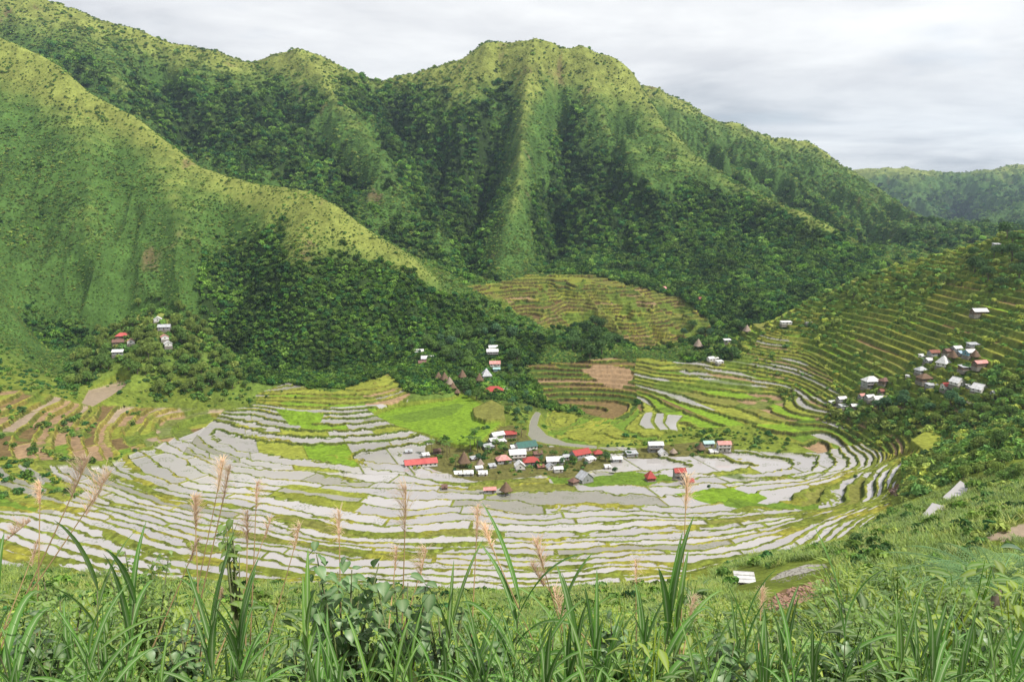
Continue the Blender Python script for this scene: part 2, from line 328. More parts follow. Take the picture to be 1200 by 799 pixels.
def make_grid(name, Da, Db, rows, cols, a0=-.83, a1=.83, terr=True, kind='structure'):
    a = np.linspace(a0, a1, cols); l = np.linspace(math.log(Da), math.log(Db), rows)
    H = samp(G, a, l); R = samp(RID, a, l)
    D = np.exp(l)[:, None]+0*H; A = a[None, :]+0*H; X = A*D; Y = D
    n = dict(a=a, l=l, X=X, Y=Y, R=R)
    if Da > 900:
        big = fbm(X/150, Y/150, 4, 5)
        rdg = 1-np.abs(fbm(X/150+.3*big, Y/330+.2*big, 5, 21))*3.
        ff = smooth(1085, 1260, D)
        cw = .08+.92*smooth(1.1, -.2, R/(D*.02))*smooth(.0, .35, np.clip(1.0-np.clip(R, 0, None)/(D*.03), 0, 1))
        H = H+(cw*(rdg-.6)*64*np.clip((D-1000)/500, 0, 1)+(.4+.6*cw)*fbm(X/34, Y/34, 3, 9)*9)*ff-.15*(D < 1090)
    else:
        m = np.clip((D-690)/150, 0, 1)
        m = m*smooth(1085, 1000, D)
        rd2 = 1-np.abs(fbm(X/85+.3*fbm(X/150, Y/150, 2, 5), Y/190, 4, 22))*3.
        cw = .07+.93*smooth(.9, -.3, R/(D*.02))
        H = H+m*(.35+.65*cw)*fbm(X/60, Y/60, 4, 9)*8+m*cw*(rd2-.6)*17+fbm(X/9, Y/9, 3, 19)*.5*np.clip(D/150, .12, 1)
    ha = np.gradient(H, a, axis=1); hl = np.gradient(H, l, axis=0)
    sl = (H-CAMZ)/D
    PX, PY = topx(A, sl)
    F = forestness(PX, PY, D, R, X, Y)
    n['F'] = F
    g1 = fbm(X/40, Y/40, 4, 3); g2 = fbm(X/11, Y/11, 3, 4); g3 = fbm(X/3, Y/3, 2, 14)
    # grassland tones: fresh green, yellowing on the crests, brown bare spots
    crest = smooth(.4, 1.5, R/np.clip(D*.022, 10, 50)+.5*g1)
    C = (T(90,124,58)[None,None,:]*(1-crest[..., None])+T(150,160,80)*crest[..., None])
    C = C*(1+.45*g1+.35*g2)[..., None]
    br = smooth(.35, .6, fbm(X/60, Y/60, 3, 41)+.3*g2)[..., None]
    C = C*(1-br*.7)+T(134,112,84)*br*.7
    fo = smooth(.0, .5, F)[..., None]*(D > 600)[..., None]
    C = C*(1-fo)+T(64,86,42)*fo
    near = smooth(700, 560, D)[..., None]
    ng = T(134,150,58)*(1+.5*g1+.4*g2+.3*g3)[..., None]
    C = C*(1-near)+ng*near
    wet = np.zeros(H.shape); Z = H.copy()
    if terr:
        g1x, gxx = fbm(X/75, Y/75, 2, 51), fbm(X/22, Y/22, 2, 61)
        K = np.zeros(H.shape); ZT = Z.copy(); mask = np.zeros(H.shape, bool)
        jx = 5*fbm(X/40, Y/40, 2, 71); jy = 5*fbm(X/40+50, Y/40, 2, 72)
        PXj, PYj = PX+jx*300/D*2, PY+jy*300/D
        for zi, zn in enumerate(ZONES):
            m = inpoly(PXj, PYj, zn['P'])&(D > zn['D'][0])&(D < zn['D'][1])
            if not m.any(): continue
            ii, jj = np.nonzero(m); i0, i1, j0, j1 = ii.min(), ii.max()+1, jj.min(), jj.max()+1
            sub = (slice(i0, i1), slice(j0, j1)); M = m[sub]; x, y = X[sub], Y[sub]; s = zn['s']
            q = H[sub]/s+zn['w']*g1x[sub]+.03*gxx[sub]
            qa = np.gradient(q, a[j0:j1], axis=1); ql = np.gradient(q, l[i0:i1], axis=0)
            dd = D[sub]; gx = qa/dd; gy = ql/dd-A[sub]*qa/dd
            gr = np.clip(np.hypot(gx, gy), .004, 2)
            if zn['u'] == 'a': u = np.arctan2(x, 620-y)*190+x*.25
            elif zn['u'] == 'd': u = (x*.45-y*.8)
            else: u = x*.9+y*.35
            # stagger: shift the level by cell so bunds fork and end
            k = np.floor(q); f = q-k
            cl = zn['c']; ph = _hash(k, k*0+zi, 5)
            uu = u/cl/(.6+.9*_hash(k, k*0, 8))+ph*9; cell = np.floor(uu); fc = uu-cell
            d0 = f/gr; d1 = (1-f)/gr
            lw = .8+.7*np.abs(vnoise(x/18, y/18, 33))+.06*g3[sub]
            wide = 1+2.6*smooth(.1, .5, vnoise(x/60+k*3.1, y/60, 91))
            bw = zn['b']*lw*wide; rw = np.clip(.55/gr*.5, .5, 1.3)
            dc = np.minimum(fc, 1-fc)*cl*(.6+.9*_hash(k, k*0, 8))
            t = np.clip(1-d1/rw, 0, 1)
            isb = (d0 < bw); isx = (dc < zn['b']*.55*lw)&(_hash(cell, k, 17) > .25)&(gr < .35)
            isr = (t > 0)
            zt = s*(k+t)
            zt = zt+.5*np.where(isb&(~isr), np.clip(1-np.abs(d0/bw-.5)*1.6, 0, 1), 0)
            zt = zt+.35*np.where(isx&(~isr)&(~isb), 1, 0)
            h = _hash(k, cell, 3)
            cc = np.zeros(x.shape+(3,)); ww = np.zeros(x.shape); acc = 0
            tone = (1.22 if zn['n'] == 'hill' else .88 if zn['n'] == 'back' else 1.)*(1+.26*(_hash(k, cell, 23)-.5))
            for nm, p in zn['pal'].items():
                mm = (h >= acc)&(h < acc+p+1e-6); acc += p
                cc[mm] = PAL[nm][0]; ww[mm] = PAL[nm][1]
            gn = np.where(ww > .5, .03, .3)
            cc = cc*(tone*(1+gn*g2[sub]+gn*g3[sub]))[..., None]
            # seedlings and silt showing through the water
            sd = smooth(.15, .5, fbm(x/14, y/9, 2, 77)+.25*(h-.5))*(ww > .7)
            spk = (vnoise(x/1.1, y/1.1, 78) > .18)
            cc = np.where((sd*spk > .3)[..., None], cc*.45+T(128,140,84)*.5, cc)
            vb = (.75+.55*_hash(np.floor(x/2.5+3*gxx[sub]), k, 29)+.5*g3[sub])[..., None]
            bcol = (T(128,140,56) if zn['n'] in ('main', 'lowhill', 'middle') else T(160,158,78) if zn['n'] == 'left' else T(134,142,62))*vb
            by = smooth(.0, .35, vnoise(x/30, y/30, 95))[..., None]
            bcol = bcol*(1-by)+T(158,156,62)*vb*by
            rcol = zn['riser']*vb
            veg = smooth(-.1, .3, vnoise(x/24, y/24, 97)+.3*g3[sub])[..., None]
            rcol = rcol*(1-veg*.6)+T(90,116,44)*vb*veg*.6
            cc = np.where(isx[..., None], bcol, cc); cc = np.where(isb[..., None], bcol, cc); cc = np.where(isr[..., None], rcol, cc)
            # low growth standing on bunds and banks
            gh = np.where(isb|isr|isx, .16*np.clip(vnoise(x/1.6, y/1.6, 88)+.25, 0, 1), 0)+np.where(ww > .3, 0, .12*g3[sub])
            ww = np.where(isb|isr|isx, 0, ww)
            # wild strips between the fields
            wild = fbm(x/55, y/40, 3, 101)+{'hill': .14, 'middle': -.1, 'back': -.05, 'left': -.12, 'lowhill': -.05}.get(zn['n'], -.42)
            wl = smooth(.12, .2, wild)[..., None]
            wc = T(112,136,52)*(1+.5*g2[sub]+.4*g3[sub])[..., None]
            cc = cc*(1-wl*.8)+wc*wl*.8; ww = ww*(1-wl[..., 0])
            C[sub] = np.where(M[..., None], cc, C[sub]); wet[sub] = np.where(M, ww, wet[sub])
            ZT[sub] = np.where(M, zt+gh, ZT[sub]); mask[sub] |= M
            if zn['n'] == 'hill': n.setdefault('wild', np.full(H.shape, -1.)); n['wild'][sub] = np.where(M, wild, n['wild'][sub])
        for P, dr, nm, lev in PATCH:
            if lev is not None:
                cxp, cyp = np.mean([q[0] for q in P]), np.mean([q[1] for q in P])
                av, sv = ray(cxp, cyp); jc = int(np.clip(np.rint((av-a[0])/(a[1]-a[0])), 0, cols-1)); dcol = np.exp(l)
                kk = np.nonzero((H[:, jc] >= CAMZ+sv*dcol)&(dcol > dr[0])&(dcol < dr[1]))[0]
                if not len(kk): continue
                lv = H[kk[0], jc]+(3.0 if nm == 'olive' else 0)
                WP = [Zp(q[0], q[1], lv)[:2] for q in P]; m = inpoly(X+jx*.25, Y+jy*.25, WP)
            else: m = inpoly(PX+jx*120/D, PY+jy*120/D, P)&(D > dr[0])&(D < dr[1])
            if not m.any(): continue
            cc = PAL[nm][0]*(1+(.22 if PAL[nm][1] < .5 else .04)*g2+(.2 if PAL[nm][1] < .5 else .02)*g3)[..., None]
            if lev is not None:
                ii, jj = np.nonzero(m); pad = 34; i0, i1, j0, j1 = max(ii.min()-pad, 0), ii.max()+pad, max(jj.min()-pad, 0), jj.max()+pad
                sub = (slice(i0, i1), slice(j0, j1)); mf = m[sub].astype(float); wgt = np.clip(blur(np.clip(blur(mf, 12 if nm != 'olive' else 2)*3, 0, 1), 14)*1.0, 0, 1) if nm != 'olive' else mf
                base = np.where(mask[sub], ZT[sub], Z[sub]); base = base*(1-wgt)+lv*wgt
                rim = (wgt > .02)&(mf < .5)&(nm != 'olive')
                vb2 = (T(136,150,58)*(1+.4*g2[sub]+.4*g3[sub])[..., None])
                C[sub] = np.where((rim&(wgt > .35))[..., None], vb2, C[sub]); wet[sub] = np.where(rim&(wgt > .35), 0, wet[sub])
                ZT[sub] = np.where(mf > .5, lv, np.where(rim, base+.3*(wgt > .6), ZT[sub])); mask[sub] |= rim
            else: ZT = np.where(m, np.where(mask, ZT, Z), ZT)
            C = np.where(m[..., None], cc, C); wet = np.where(m, PAL[nm][1], wet)
            mask |= m
        n['mask'] = mask
        n['H'] = H
        Z = ZT
        Z[:3] = H[:3]; Z[-3:] = H[-3:]
    n['Z'] = Z; n['PX'] = PX; n['PY'] = PY; n['wet'] = wet
    C = np.clip(C, .004, .75)
    rgba = np.ones((rows*cols, 4), np.float32); rgba[:, :3] = C.reshape(-1, 3)
    me = bpy.data.meshes.new(name)
    me.vertices.add(rows*cols)
    me.vertices.foreach_set('co', np.stack([X, Y, Z], -1).astype(np.float32).ravel())
    idx = np.arange(rows*cols, dtype=np.int32).reshape(rows, cols)
    qd = np.stack([idx[:-1,:-1], idx[:-1,1:], idx[1:,1:], idx[1:,:-1]], -1).reshape(-1, 4)
    nf = len(qd)
    me.loops.add(nf*4); me.loops.foreach_set('vertex_index', qd.ravel())
    me.polygons.add(nf); me.polygons.foreach_set('loop_start', np.arange(nf, dtype=np.int32)*4)
    me.polygons.foreach_set('use_smooth', np.ones(nf, bool))
    at = me.color_attributes.new('Col', 'FLOAT_COLOR', 'POINT'); at.data.foreach_set('color', rgba.ravel())
    at = me.attributes.new('wet', 'FLOAT', 'POINT'); at.data.foreach_set('value', wet.astype(np.float32).ravel())
    me.update(); me.validate()
    o = bpy.data.objects.new(name, me); COL.objects.link(o); o['kind'] = kind
    n['o'] = o
    return n
def nodes(m):
    m.use_nodes = True; nt = m.node_tree; nt.nodes.clear(); return nt
def N(nt, t, **kw):
    x = nt.nodes.new(t)
    for k, v in kw.items():
        if k.startswith('i_'): x.inputs[int(k[2:]) if k[2:].isdigit() else k[2:].replace('_', ' ')].default_value = v
        else: setattr(x, k, v)
    return x
def ground_mat(name, s1, s2, bump):
    m = bpy.data.materials.new(name); nt = nodes(m); lk = nt.links.new
    out = N(nt, 'ShaderNodeOutputMaterial'); b = N(nt, 'ShaderNodeBsdfPrincipled')
    at = N(nt, 'ShaderNodeAttribute', attribute_name='Col'); wt = N(nt, 'ShaderNodeAttribute', attribute_name='wet')
    tc = N(nt, 'ShaderNodeNewGeometry')
    n1 = N(nt, 'ShaderNodeTexNoise'); n1.inputs['Scale'].default_value = s1; n1.inputs['Detail'].default_value = 6; n1.inputs['Roughness'].default_value = .7
    n2 = N(nt, 'ShaderNodeTexNoise'); n2.inputs['Scale'].default_value = s2; n2.inputs['Detail'].default_value = 3
    lk(tc.outputs['Position'], n1.inputs['Vector']); lk(tc.outputs['Position'], n2.inputs['Vector'])
    mr = N(nt, 'ShaderNodeMapRange'); mr.inputs['From Min'].default_value = .3; mr.inputs['From Max'].default_value = .7; mr.inputs['To Min'].default_value = .6; mr.inputs['To Max'].default_value = 1.4
    lk(n1.outputs['Fac'], mr.inputs['Value'])
    # water keeps its even tone
    mx = N(nt, 'ShaderNodeMix', data_type='FLOAT'); lk(wt.outputs['Fac'], mx.inputs[0]); lk(mr.outputs[0], mx.inputs[2]); mx.inputs[3].default_value = 1
    vm = N(nt, 'ShaderNodeVectorMath', operation='SCALE'); lk(at.outputs['Color'], vm.inputs[0]); lk(mx.outputs[0], vm.inputs['Scale'])
    lk(vm.outputs[0], b.inputs['Base Color'])
    rr = N(nt, 'ShaderNodeMapRange'); rr.inputs['To Min'].default_value = .95; rr.inputs['To Max'].default_value = .07; lk(wt.outputs['Fac'], rr.inputs['Value']); lk(rr.outputs[0], b.inputs['Roughness'])
    sp = N(nt, 'ShaderNodeMapRange'); sp.inputs['To Min'].default_value = .12; sp.inputs['To Max'].default_value = .5; lk(wt.outputs['Fac'], sp.inputs['Value']); lk(sp.outputs[0], b.inputs['Specular IOR Level'])
    bp = N(nt, 'ShaderNodeBump'); bp.inputs['Distance'].default_value = bump
    bs = N(nt, 'ShaderNodeMapRange'); bs.inputs['To Min'].default_value = .7; bs.inputs['To Max'].default_value = .003; lk(wt.outputs['Fac'], bs.inputs['Value']); lk(bs.outputs[0], bp.inputs['Strength'])
    lk(n2.outputs['Fac'], bp.inputs['Height']); lk(bp.outputs[0], b.inputs['Normal'])
    lk(b.outputs[0], out.inputs['Surface'])
    return m
NEARG = make_grid('hillside', 2.0, 172, 620, 760, terr=True)
MID = make_grid('rice_terraces', 170, 1088, 1500, 1780)
FAR = make_grid('mountains', 1085, 7800, 800, 1240, terr=False)
NEARG['o'].data.materials.append(ground_mat('grass slope', .9, 6, .3))
MID['o'].data.materials.append(ground_mat('terrace ground', .35, 1.2, .5))
FAR['o'].data.materials.append(ground_mat('mountain slopes', .06, .25, 3))
def hit(px, py, lo=0, hi=1e9):
    """distance and world point where the line of sight through a place in the photograph meets the ground"""
    a, s = ray(px, py)
    for g in (NEARG, MID, FAR):
        j = int(round((a-g['a'][0])/(g['a'][1]-g['a'][0])))
        if j < 0 or j >= len(g['a']): continue
        D = np.exp(g['l']); z = g['Z'][:, j]
        k = np.nonzero((z >= CAMZ+s*D)&(D > lo)&(D < hi))[0]
        if len(k): return np.array([a*D[k[0]], D[k[0]], z[k[0]]])
    return None
def gz(x, y, key='Z'):
    """ground height under world points"""
    x = np.atleast_1d(np.asarray(x, float)); y = np.atleast_1d(np.asarray(y, float)); a = x/y; l = np.log(y); r = np.zeros(x.shape)
    for g in (NEARG, MID, FAR):
        m = (l >= g['l'][0])&(l <= g['l'][-1])
        j = np.clip(np.rint((a-g['a'][0])/(g['a'][1]-g['a'][0])).astype(int), 0, len(g['a'])-1)
        i = np.clip(np.rint((l-g['l'][0])/(g['l'][1]-g['l'][0])).astype(int), 0, len(g['l'])-1)
        r = np.where(m, g[key][i, j], r)
    return r
# ------------------------------------------------------------------ camera, sun, cloudy sky
cam = bpy.data.cameras.new('camera'); co = bpy.data.objects.new('camera', cam); COL.objects.link(co)
cam.sensor_width = 36; cam.lens = FPX/1200*36; cam.clip_start = .05; cam.clip_end = 30000
co.location = (0, 0, CAMZ); co.rotation_euler = (math.pi/2-PITCH, 0, 0); SC.camera = co
SUN_EL, SUN_AZ = math.radians(53), math.radians(117)     # azimuth clockwise from the view direction: right, slightly behind
sd = Vector((math.sin(SUN_AZ)*math.cos(SUN_EL), math.cos(SUN_AZ)*math.cos(SUN_EL), math.sin(SUN_EL)))
sl_ = bpy.data.lights.new('sun', 'SUN'); sl_.energy = 5.0; sl_.angle = math.radians(1.2); sl_.color = (1, .95, .86)
so = bpy.data.objects.new('sun', sl_); COL.objects.link(so); so.rotation_euler = sd.to_track_quat('Z', 'Y').to_euler()
w = bpy.data.worlds.new('World'); SC.world = w; w.use_nodes = True; nt = w.node_tree; nt.nodes.clear(); lk = nt.links.new
out = N(nt, 'ShaderNodeOutputWorld'); bg = N(nt, 'ShaderNodeBackground')
sky = N(nt, 'ShaderNodeTexSky', sky_type='NISHITA'); sky.sun_disc = False; sky.sun_elevation = SUN_EL; sky.sun_rotation = SUN_AZ; sky.altitude = 1100
sc_ = N(nt, 'ShaderNodeVectorMath', operation='SCALE'); lk(sky.outputs[0], sc_.inputs[0]); sc_.inputs['Scale'].default_value = .11
tc = N(nt, 'ShaderNodeTexCoord'); sx = N(nt, 'ShaderNodeSeparateXYZ'); lk(tc.outputs['Generated'], sx.inputs[0])
ad = N(nt, 'ShaderNodeMath', operation='ADD'); lk(sx.outputs[2], ad.inputs[0]); ad.inputs[1].default_value = .12
mxm = N(nt, 'ShaderNodeMath', operation='MAXIMUM'); lk(ad.outputs[0], mxm.inputs[0]); mxm.inputs[1].default_value = .05
dx = N(nt, 'ShaderNodeMath', operation='DIVIDE'); lk(sx.outputs[0], dx.inputs[0]); lk(mxm.outputs[0], dx.inputs[1])
dy = N(nt, 'ShaderNodeMath', operation='DIVIDE'); lk(sx.outputs[1], dy.inputs[0]); lk(mxm.outputs[0], dy.inputs[1])
cx = N(nt, 'ShaderNodeCombineXYZ'); lk(dx.outputs[0], cx.inputs[0]); lk(dy.outputs[0], cx.inputs[1])
def cnoise(s, d, r, off, dist=0.):
    mp = N(nt, 'ShaderNodeMapping'); lk(cx.outputs[0], mp.inputs[0]); mp.inputs['Location'].default_value = off
    n = N(nt, 'ShaderNodeTexNoise'); lk(mp.outputs[0], n.inputs['Vector']); n.inputs['Scale'].default_value = s; n.inputs['Detail'].default_value = d; n.inputs['Roughness'].default_value = r; n.inputs['Distortion'].default_value = dist
    return n
n1 = cnoise(.62, 8, .55, (3.9, 4.4, 0), .5); n2 = cnoise(1.5, 6, .55, (7.7, 4.1, 0), .2)
cr = N(nt, 'ShaderNodeValToRGB'); lk(n1.outputs['Fac'], cr.inputs[0])
e = cr.color_ramp.elements; e[0].position = .34; e[0].color = (.55, .57, .6, 1); e[1].position = .62; e[1].color = (1.0, .995, .985, 1)
m1 = cr.color_ramp.elements.new(.48); m1.color = (.83, .83, .84, 1)
cr2 = N(nt, 'ShaderNodeValToRGB'); lk(n2.outputs['Fac'], cr2.inputs[0]); e = cr2.color_ramp.elements; e[0].position = .35; e[0].color = (.9, .9, .91, 1); e[1].position = .65; e[1].color = (1.08, 1.08, 1.07, 1)
mm = N(nt, 'ShaderNodeMix', data_type='RGBA', blend_type='MULTIPLY'); mm.inputs[0].default_value = 1; lk(cr.outputs[0], mm.inputs[6]); lk(cr2.outputs[0], mm.inputs[7])
n3 = cnoise(.8, 4, .5, (1.3, 9.4, 0)); gp = N(nt, 'ShaderNodeMapRange'); lk(n3.outputs['Fac'], gp.inputs[0]); gp.inputs['From Min'].default_value = .56; gp.inputs['From Max'].default_value = .72; gp.inputs['To Min'].default_value = .06; gp.inputs['To Max'].default_value = .4
mf = N(nt, 'ShaderNodeMix', data_type='RGBA'); lk(gp.outputs[0], mf.inputs[0]); lk(mm.outputs[2], mf.inputs[6]); lk(sc_.outputs[0], mf.inputs[7])
lk(mf.outputs[2], bg.inputs[0]); bg.inputs[1].default_value = 1.0; lk(bg.outputs[0], out.inputs[0])
SC.view_settings.view_transform = 'Standard'; SC.view_settings.look = 'None'; SC.view_settings.exposure = .1; SC.view_settings.gamma = 1
SC.render.engine = 'CYCLES'
SC.cycles.max_bounces = 4; SC.cycles.diffuse_bounces = 2; SC.cycles.transmission_bounces = 2; SC.cycles.transparent_max_bounces = 6; SC.cycles.glossy_bounces = 2
SC.cycles.volume_bounces = 0
# ------------------------------------------------------------------ air
def haze():
    me = bpy.data.meshes.new('haze'); x0, x1, y0, y1, z0, z1 = -7300, 7300, -60, 8300, -60, 900
    v = [(x, y, z) for z in (z0, z1) for y in (y0, y1) for x in (x0, x1)]
    me.from_pydata(v, [], [(0,2,3,1),(4,5,7,6),(0,1,5,4),(2,6,7,3),(0,4,6,2),(1,3,7,5)])
    o = bpy.data.objects.new('haze', me); COL.objects.link(o); o['kind'] = 'stuff'
    m = bpy.data.materials.new('air'); nt = nodes(m); out = N(nt, 'ShaderNodeOutputMaterial'); v = N(nt, 'ShaderNodeVolumePrincipled')
    v.inputs['Color'].default_value = (.6, .78, 1, 1); v.inputs['Density'].default_value = 0.00005; v.inputs['Anisotropy'].default_value = .2
    nt.links.new(v.outputs[0], out.inputs['Volume']); me.materials.append(m)
haze()
# ------------------------------------------------------------------ materials and mesh helpers
def tag(o, label=None, cat=None, group=None, kind=None):
    if label: o['label'] = label
    if cat: o['category'] = cat
    if group: o['group'] = group
    if kind: o['kind'] = kind
    return o
def leafmat(name, col, trans=.35, rough=.5, var=.35, inst=False, rib=False, spec=.35, ns=3.0):
    m = bpy.data.materials.new(name); nt = nodes(m); lk = nt.links.new
    out = N(nt, 'ShaderNodeOutputMaterial'); b = N(nt, 'ShaderNodeBsdfPrincipled'); t = N(nt, 'ShaderNodeBsdfTranslucent'); mx = N(nt, 'ShaderNodeMixShader')
    if inst: c = N(nt, 'ShaderNodeAttribute', attribute_name='tint', attribute_type='INSTANCER').outputs['Color']
    else:
        r = N(nt, 'ShaderNodeRGB'); r.outputs[0].default_value = (*col, 1); c = r.outputs[0]
    tcn = N(nt, 'ShaderNodeTexCoord'); nz = N(nt, 'ShaderNodeTexNoise'); nz.inputs['Scale'].default_value = ns; nz.inputs['Detail'].default_value = 3
    lk(tcn.outputs['Object'], nz.inputs['Vector'])
    mr = N(nt, 'ShaderNodeMapRange'); lk(nz.outputs['Fac'], mr.inputs[0]); mr.inputs['From Min'].default_value = .3; mr.inputs['From Max'].default_value = .7
    mr.inputs['To Min'].default_value = 1-var; mr.inputs['To Max'].default_value = 1+var
    oi = N(nt, 'ShaderNodeObjectInfo'); m2 = N(nt, 'ShaderNodeMapRange'); lk(oi.outputs['Random'], m2.inputs[0]); m2.inputs['To Min'].default_value = .78; m2.inputs['To Max'].default_value = 1.22
    mu = N(nt, 'ShaderNodeMath', operation='MULTIPLY'); lk(mr.outputs[0], mu.inputs[0]); lk(m2.outputs[0], mu.inputs[1])
    vm = N(nt, 'ShaderNodeVectorMath', operation='SCALE'); lk(c, vm.inputs[0]); lk(mu.outputs[0], vm.inputs['Scale']); c = vm.outputs[0]
    if rib:
        at = N(nt, 'ShaderNodeAttribute', attribute_name='rib'); mc = N(nt, 'ShaderNodeMix', data_type='RGBA'); lk(at.outputs['Fac'], mc.inputs[0]); lk(c, mc.inputs[6]); mc.inputs[7].default_value = (.42, .5, .3, 1); c = mc.outputs[2]
    lk(c, b.inputs['Base Color']); lk(c, t.inputs['Color']); b.inputs['Roughness'].default_value = rough; b.inputs['Specular IOR Level'].default_value = spec
    mx.inputs[0].default_value = trans; lk(b.outputs[0], mx.inputs[1]); lk(t.outputs[0], mx.inputs[2]); lk(mx.outputs[0], out.inputs[0])
    return m
class MB:
    def __init__(s): s.v = []; s.f = []; s.n = 0; s.at = []
    def add(s, v, f, at=None):
        v = np.asarray(v, float); s.v.append(v); s.f += [tuple(int(i)+s.n for i in q) for q in f]; s.n += len(v)
        s.at.append(np.zeros(len(v)) if at is None else np.asarray(at, float))
    def tube(s, pts, rad, k=6):
        pts = np.asarray(pts, float); n = len(pts); rad = np.broadcast_to(rad, n); V = []
        for i in range(n):
            d = pts[min(i+1, n-1)]-pts[max(i-1, 0)]; d /= np.linalg.norm(d)+1e-9
            u = np.cross(d, [0, 0, 1.]) if abs(d[2]) < .9 else np.cross(d, [1., 0, 0]); u /= np.linalg.norm(u); w = np.cross(d, u)
            for j in range(k):
                t = 2*math.pi*j/k; V.append(pts[i]+rad[i]*(math.cos(t)*u+math.sin(t)*w))
        F = [(i*k+j, i*k+(j+1) % k, (i+1)*k+(j+1) % k, (i+1)*k+j) for i in range(n-1) for j in range(k)]
        F += [tuple(range(k))[::-1], tuple((n-1)*k+j for j in range(k))]
        s.add(V, F)
    def box(s, c, d, R=None):
        c = np.asarray(c, float); d = np.asarray(d, float)/2
        V = np.array([(x, y, z) for z in (-1, 1) for y in (-1, 1) for x in (-1, 1)])*d
        if R is not None: V = V@np.asarray(R).T
        s.add(V+c, [(0,2,3,1),(4,5,7,6),(0,1,5,4),(2,6,7,3),(0,4,6,2),(1,3,7,5)])
    def blade(s, p, az, el, length, width, droop, seg=9, fold=.35, roll=0.):
        """an arching grass leaf with a raised fold along its midrib"""
        p = np.array(p, float); V = []; A = []; step = length/seg; e = el; side = np.array([-math.sin(az), math.cos(az), 0])
        for i in range(seg+1):
            t = i/seg; w = width*.5*(min(1, .35+t*4))*(1-t**2.2)**.8+.0008
            dirv = np.array([math.cos(az)*math.cos(e), math.sin(az)*math.cos(e), math.sin(e)]); up = np.cross(dirv, side); 
            if up[2] < 0: up = -up
            sd = side*math.cos(roll*t)+up*math.sin(roll*t)
            for q in (-1, -.13, .0, .13, 1): V.append(p+sd*w*q+up*(abs(q)*w*fold)); A.append(1. if q == 0 else .25 if abs(q) < .5 else 0)
            p = p+dirv*step; e -= droop/seg*(.4+1.2*t)
        F = [(i*5+j, i*5+j+1, (i+1)*5+j+1, (i+1)*5+j) for i in range(seg) for j in range(4)]
        s.add(V, F, A)
    def leaf(s, p, az, el, L_, W_, curl=.3, heart=False):
        """a broad leaf: two halves folded on the midrib"""
        p = np.array(p, float); d = np.array([math.cos(az)*math.cos(el), math.sin(az)*math.cos(el), math.sin(el)]); sd = np.array([-math.sin(az), math.cos(az), 0]); up = np.cross(d, sd)
        if up[2] < 0: up = -up
        prof = [(0, .0), (.06, .6 if heart else .15), (.16, .9 if heart else .55), (.32, 1.), (.5, .93), (.68, .68), (.85, .33), (1, 0)]
        V = []; A = []
        for t, w in prof:
            c = p+d*L_*t-up*curl*L_*t*t
            for q in (-1, 0, 1): V.append(c+sd*W_*.5*w*q+up*abs(q)*w*W_*.12-(d*L_*.1 if heart and t == .06 and q else 0)); A.append(.5 if q == 0 else 0)
        s.add(V, [(i*3+j, i*3+j+1, (i+1)*3+j+1, (i+1)*3+j) for i in range(7) for j in range(2)], A)
    def mesh(s, name, mat, rib=False, smooth=True):
        me = bpy.data.meshes.new(name); me.from_pydata(np.concatenate(s.v).tolist(), [], s.f)
        if rib: at = me.attributes.new('rib', 'FLOAT', 'POINT'); at.data.foreach_set('value', np.concatenate(s.at).astype(np.float32))
        if smooth: me.polygons.foreach_set('use_smooth', np.ones(len(me.polygons), bool))
        if mat: me.materials.append(mat)
        return me
    def build(s, name, mat, parent=None, **k):
        o = bpy.data.objects.new(name, s.mesh(name, mat, **k)); COL.objects.link(o); o.parent = parent; return o
def empty(name, loc, rz=0, label=None, cat=None, group=None):
    o = bpy.data.objects.new(name, None); COL.objects.link(o); o.location = loc; o.rotation_euler = (0, 0, rz); o.empty_display_size = .1
    return tag(o, label, cat, group)
def dup(root, loc, rz, sc=1., label=None, group=None, scz=None):
    r = root.copy(); COL.objects.link(r); r.location = loc; r.rotation_euler = (0, 0, rz); r.scale = (sc, sc, scz or sc)
    if label: r['label'] = label
    if group: r['group'] = group
    for ch in kids[root.name]:
        c = ch.copy(); COL.objects.link(c); c.parent = r
    return r
kids = {}
# ------------------------------------------------------------------ crowns
def crown_mesh(name, seed, nl, size, mat, lobes=5, flat=.8, trunk=None):
    """leaf clumps spread through several lobes; radius about 1, base at z = 0"""
    r = np.random.default_rng(seed); cs = [(0, 0, .75, .62)]
    for k in range(lobes):
        t = r.uniform(0, 2*math.pi); q = r.uniform(.35, .62); cs.append((q*math.cos(t), q*math.sin(t), r.uniform(.35, .95), r.uniform(.3, .48)))
    cs = np.array(cs); wt = cs[:, 3]**2; V = []; F = []
    n = nl; ci = r.choice(len(cs), n, p=wt/wt.sum())
    d = r.normal(size=(n, 3)); d /= np.linalg.norm(d, axis=1)[:, None]; d[:, 2] = np.where(d[:, 2] < -.35, -d[:, 2], d[:, 2])
    rad = cs[ci, 3]*(1-r.random(n)**2.5*.45); c = cs[ci, :3]+d*rad[:, None]; c[:, 2] = c[:, 2]*flat
    nrm = d+r.normal(size=(n, 3))*.55; nrm /= np.linalg.norm(nrm, axis=1)[:, None]
    u = np.cross(nrm, r.normal(size=(n, 3))); u /= np.linalg.norm(u, axis=1)[:, None]; v = np.cross(nrm, u)
    s = size*r.uniform(.6, 1.4, n)[:, None]
    P = np.stack([c-u*s, c-v*s*.6+nrm*s*.15, c+u*s*1.1-nrm*s*.2, c+v*s*.65+nrm*s*.15], 1)
    V = P.reshape(-1, 3); F = np.arange(n*4).reshape(-1, 4)
    me = bpy.data.meshes.new(name); me.from_pydata(V.tolist(), [], F.tolist()); me.materials.append(mat)
    return me
M_inst = leafmat('canopy leaves', (.1, .15, .05), .25, .6, .35, inst=True, spec=.2, ns=2.2)
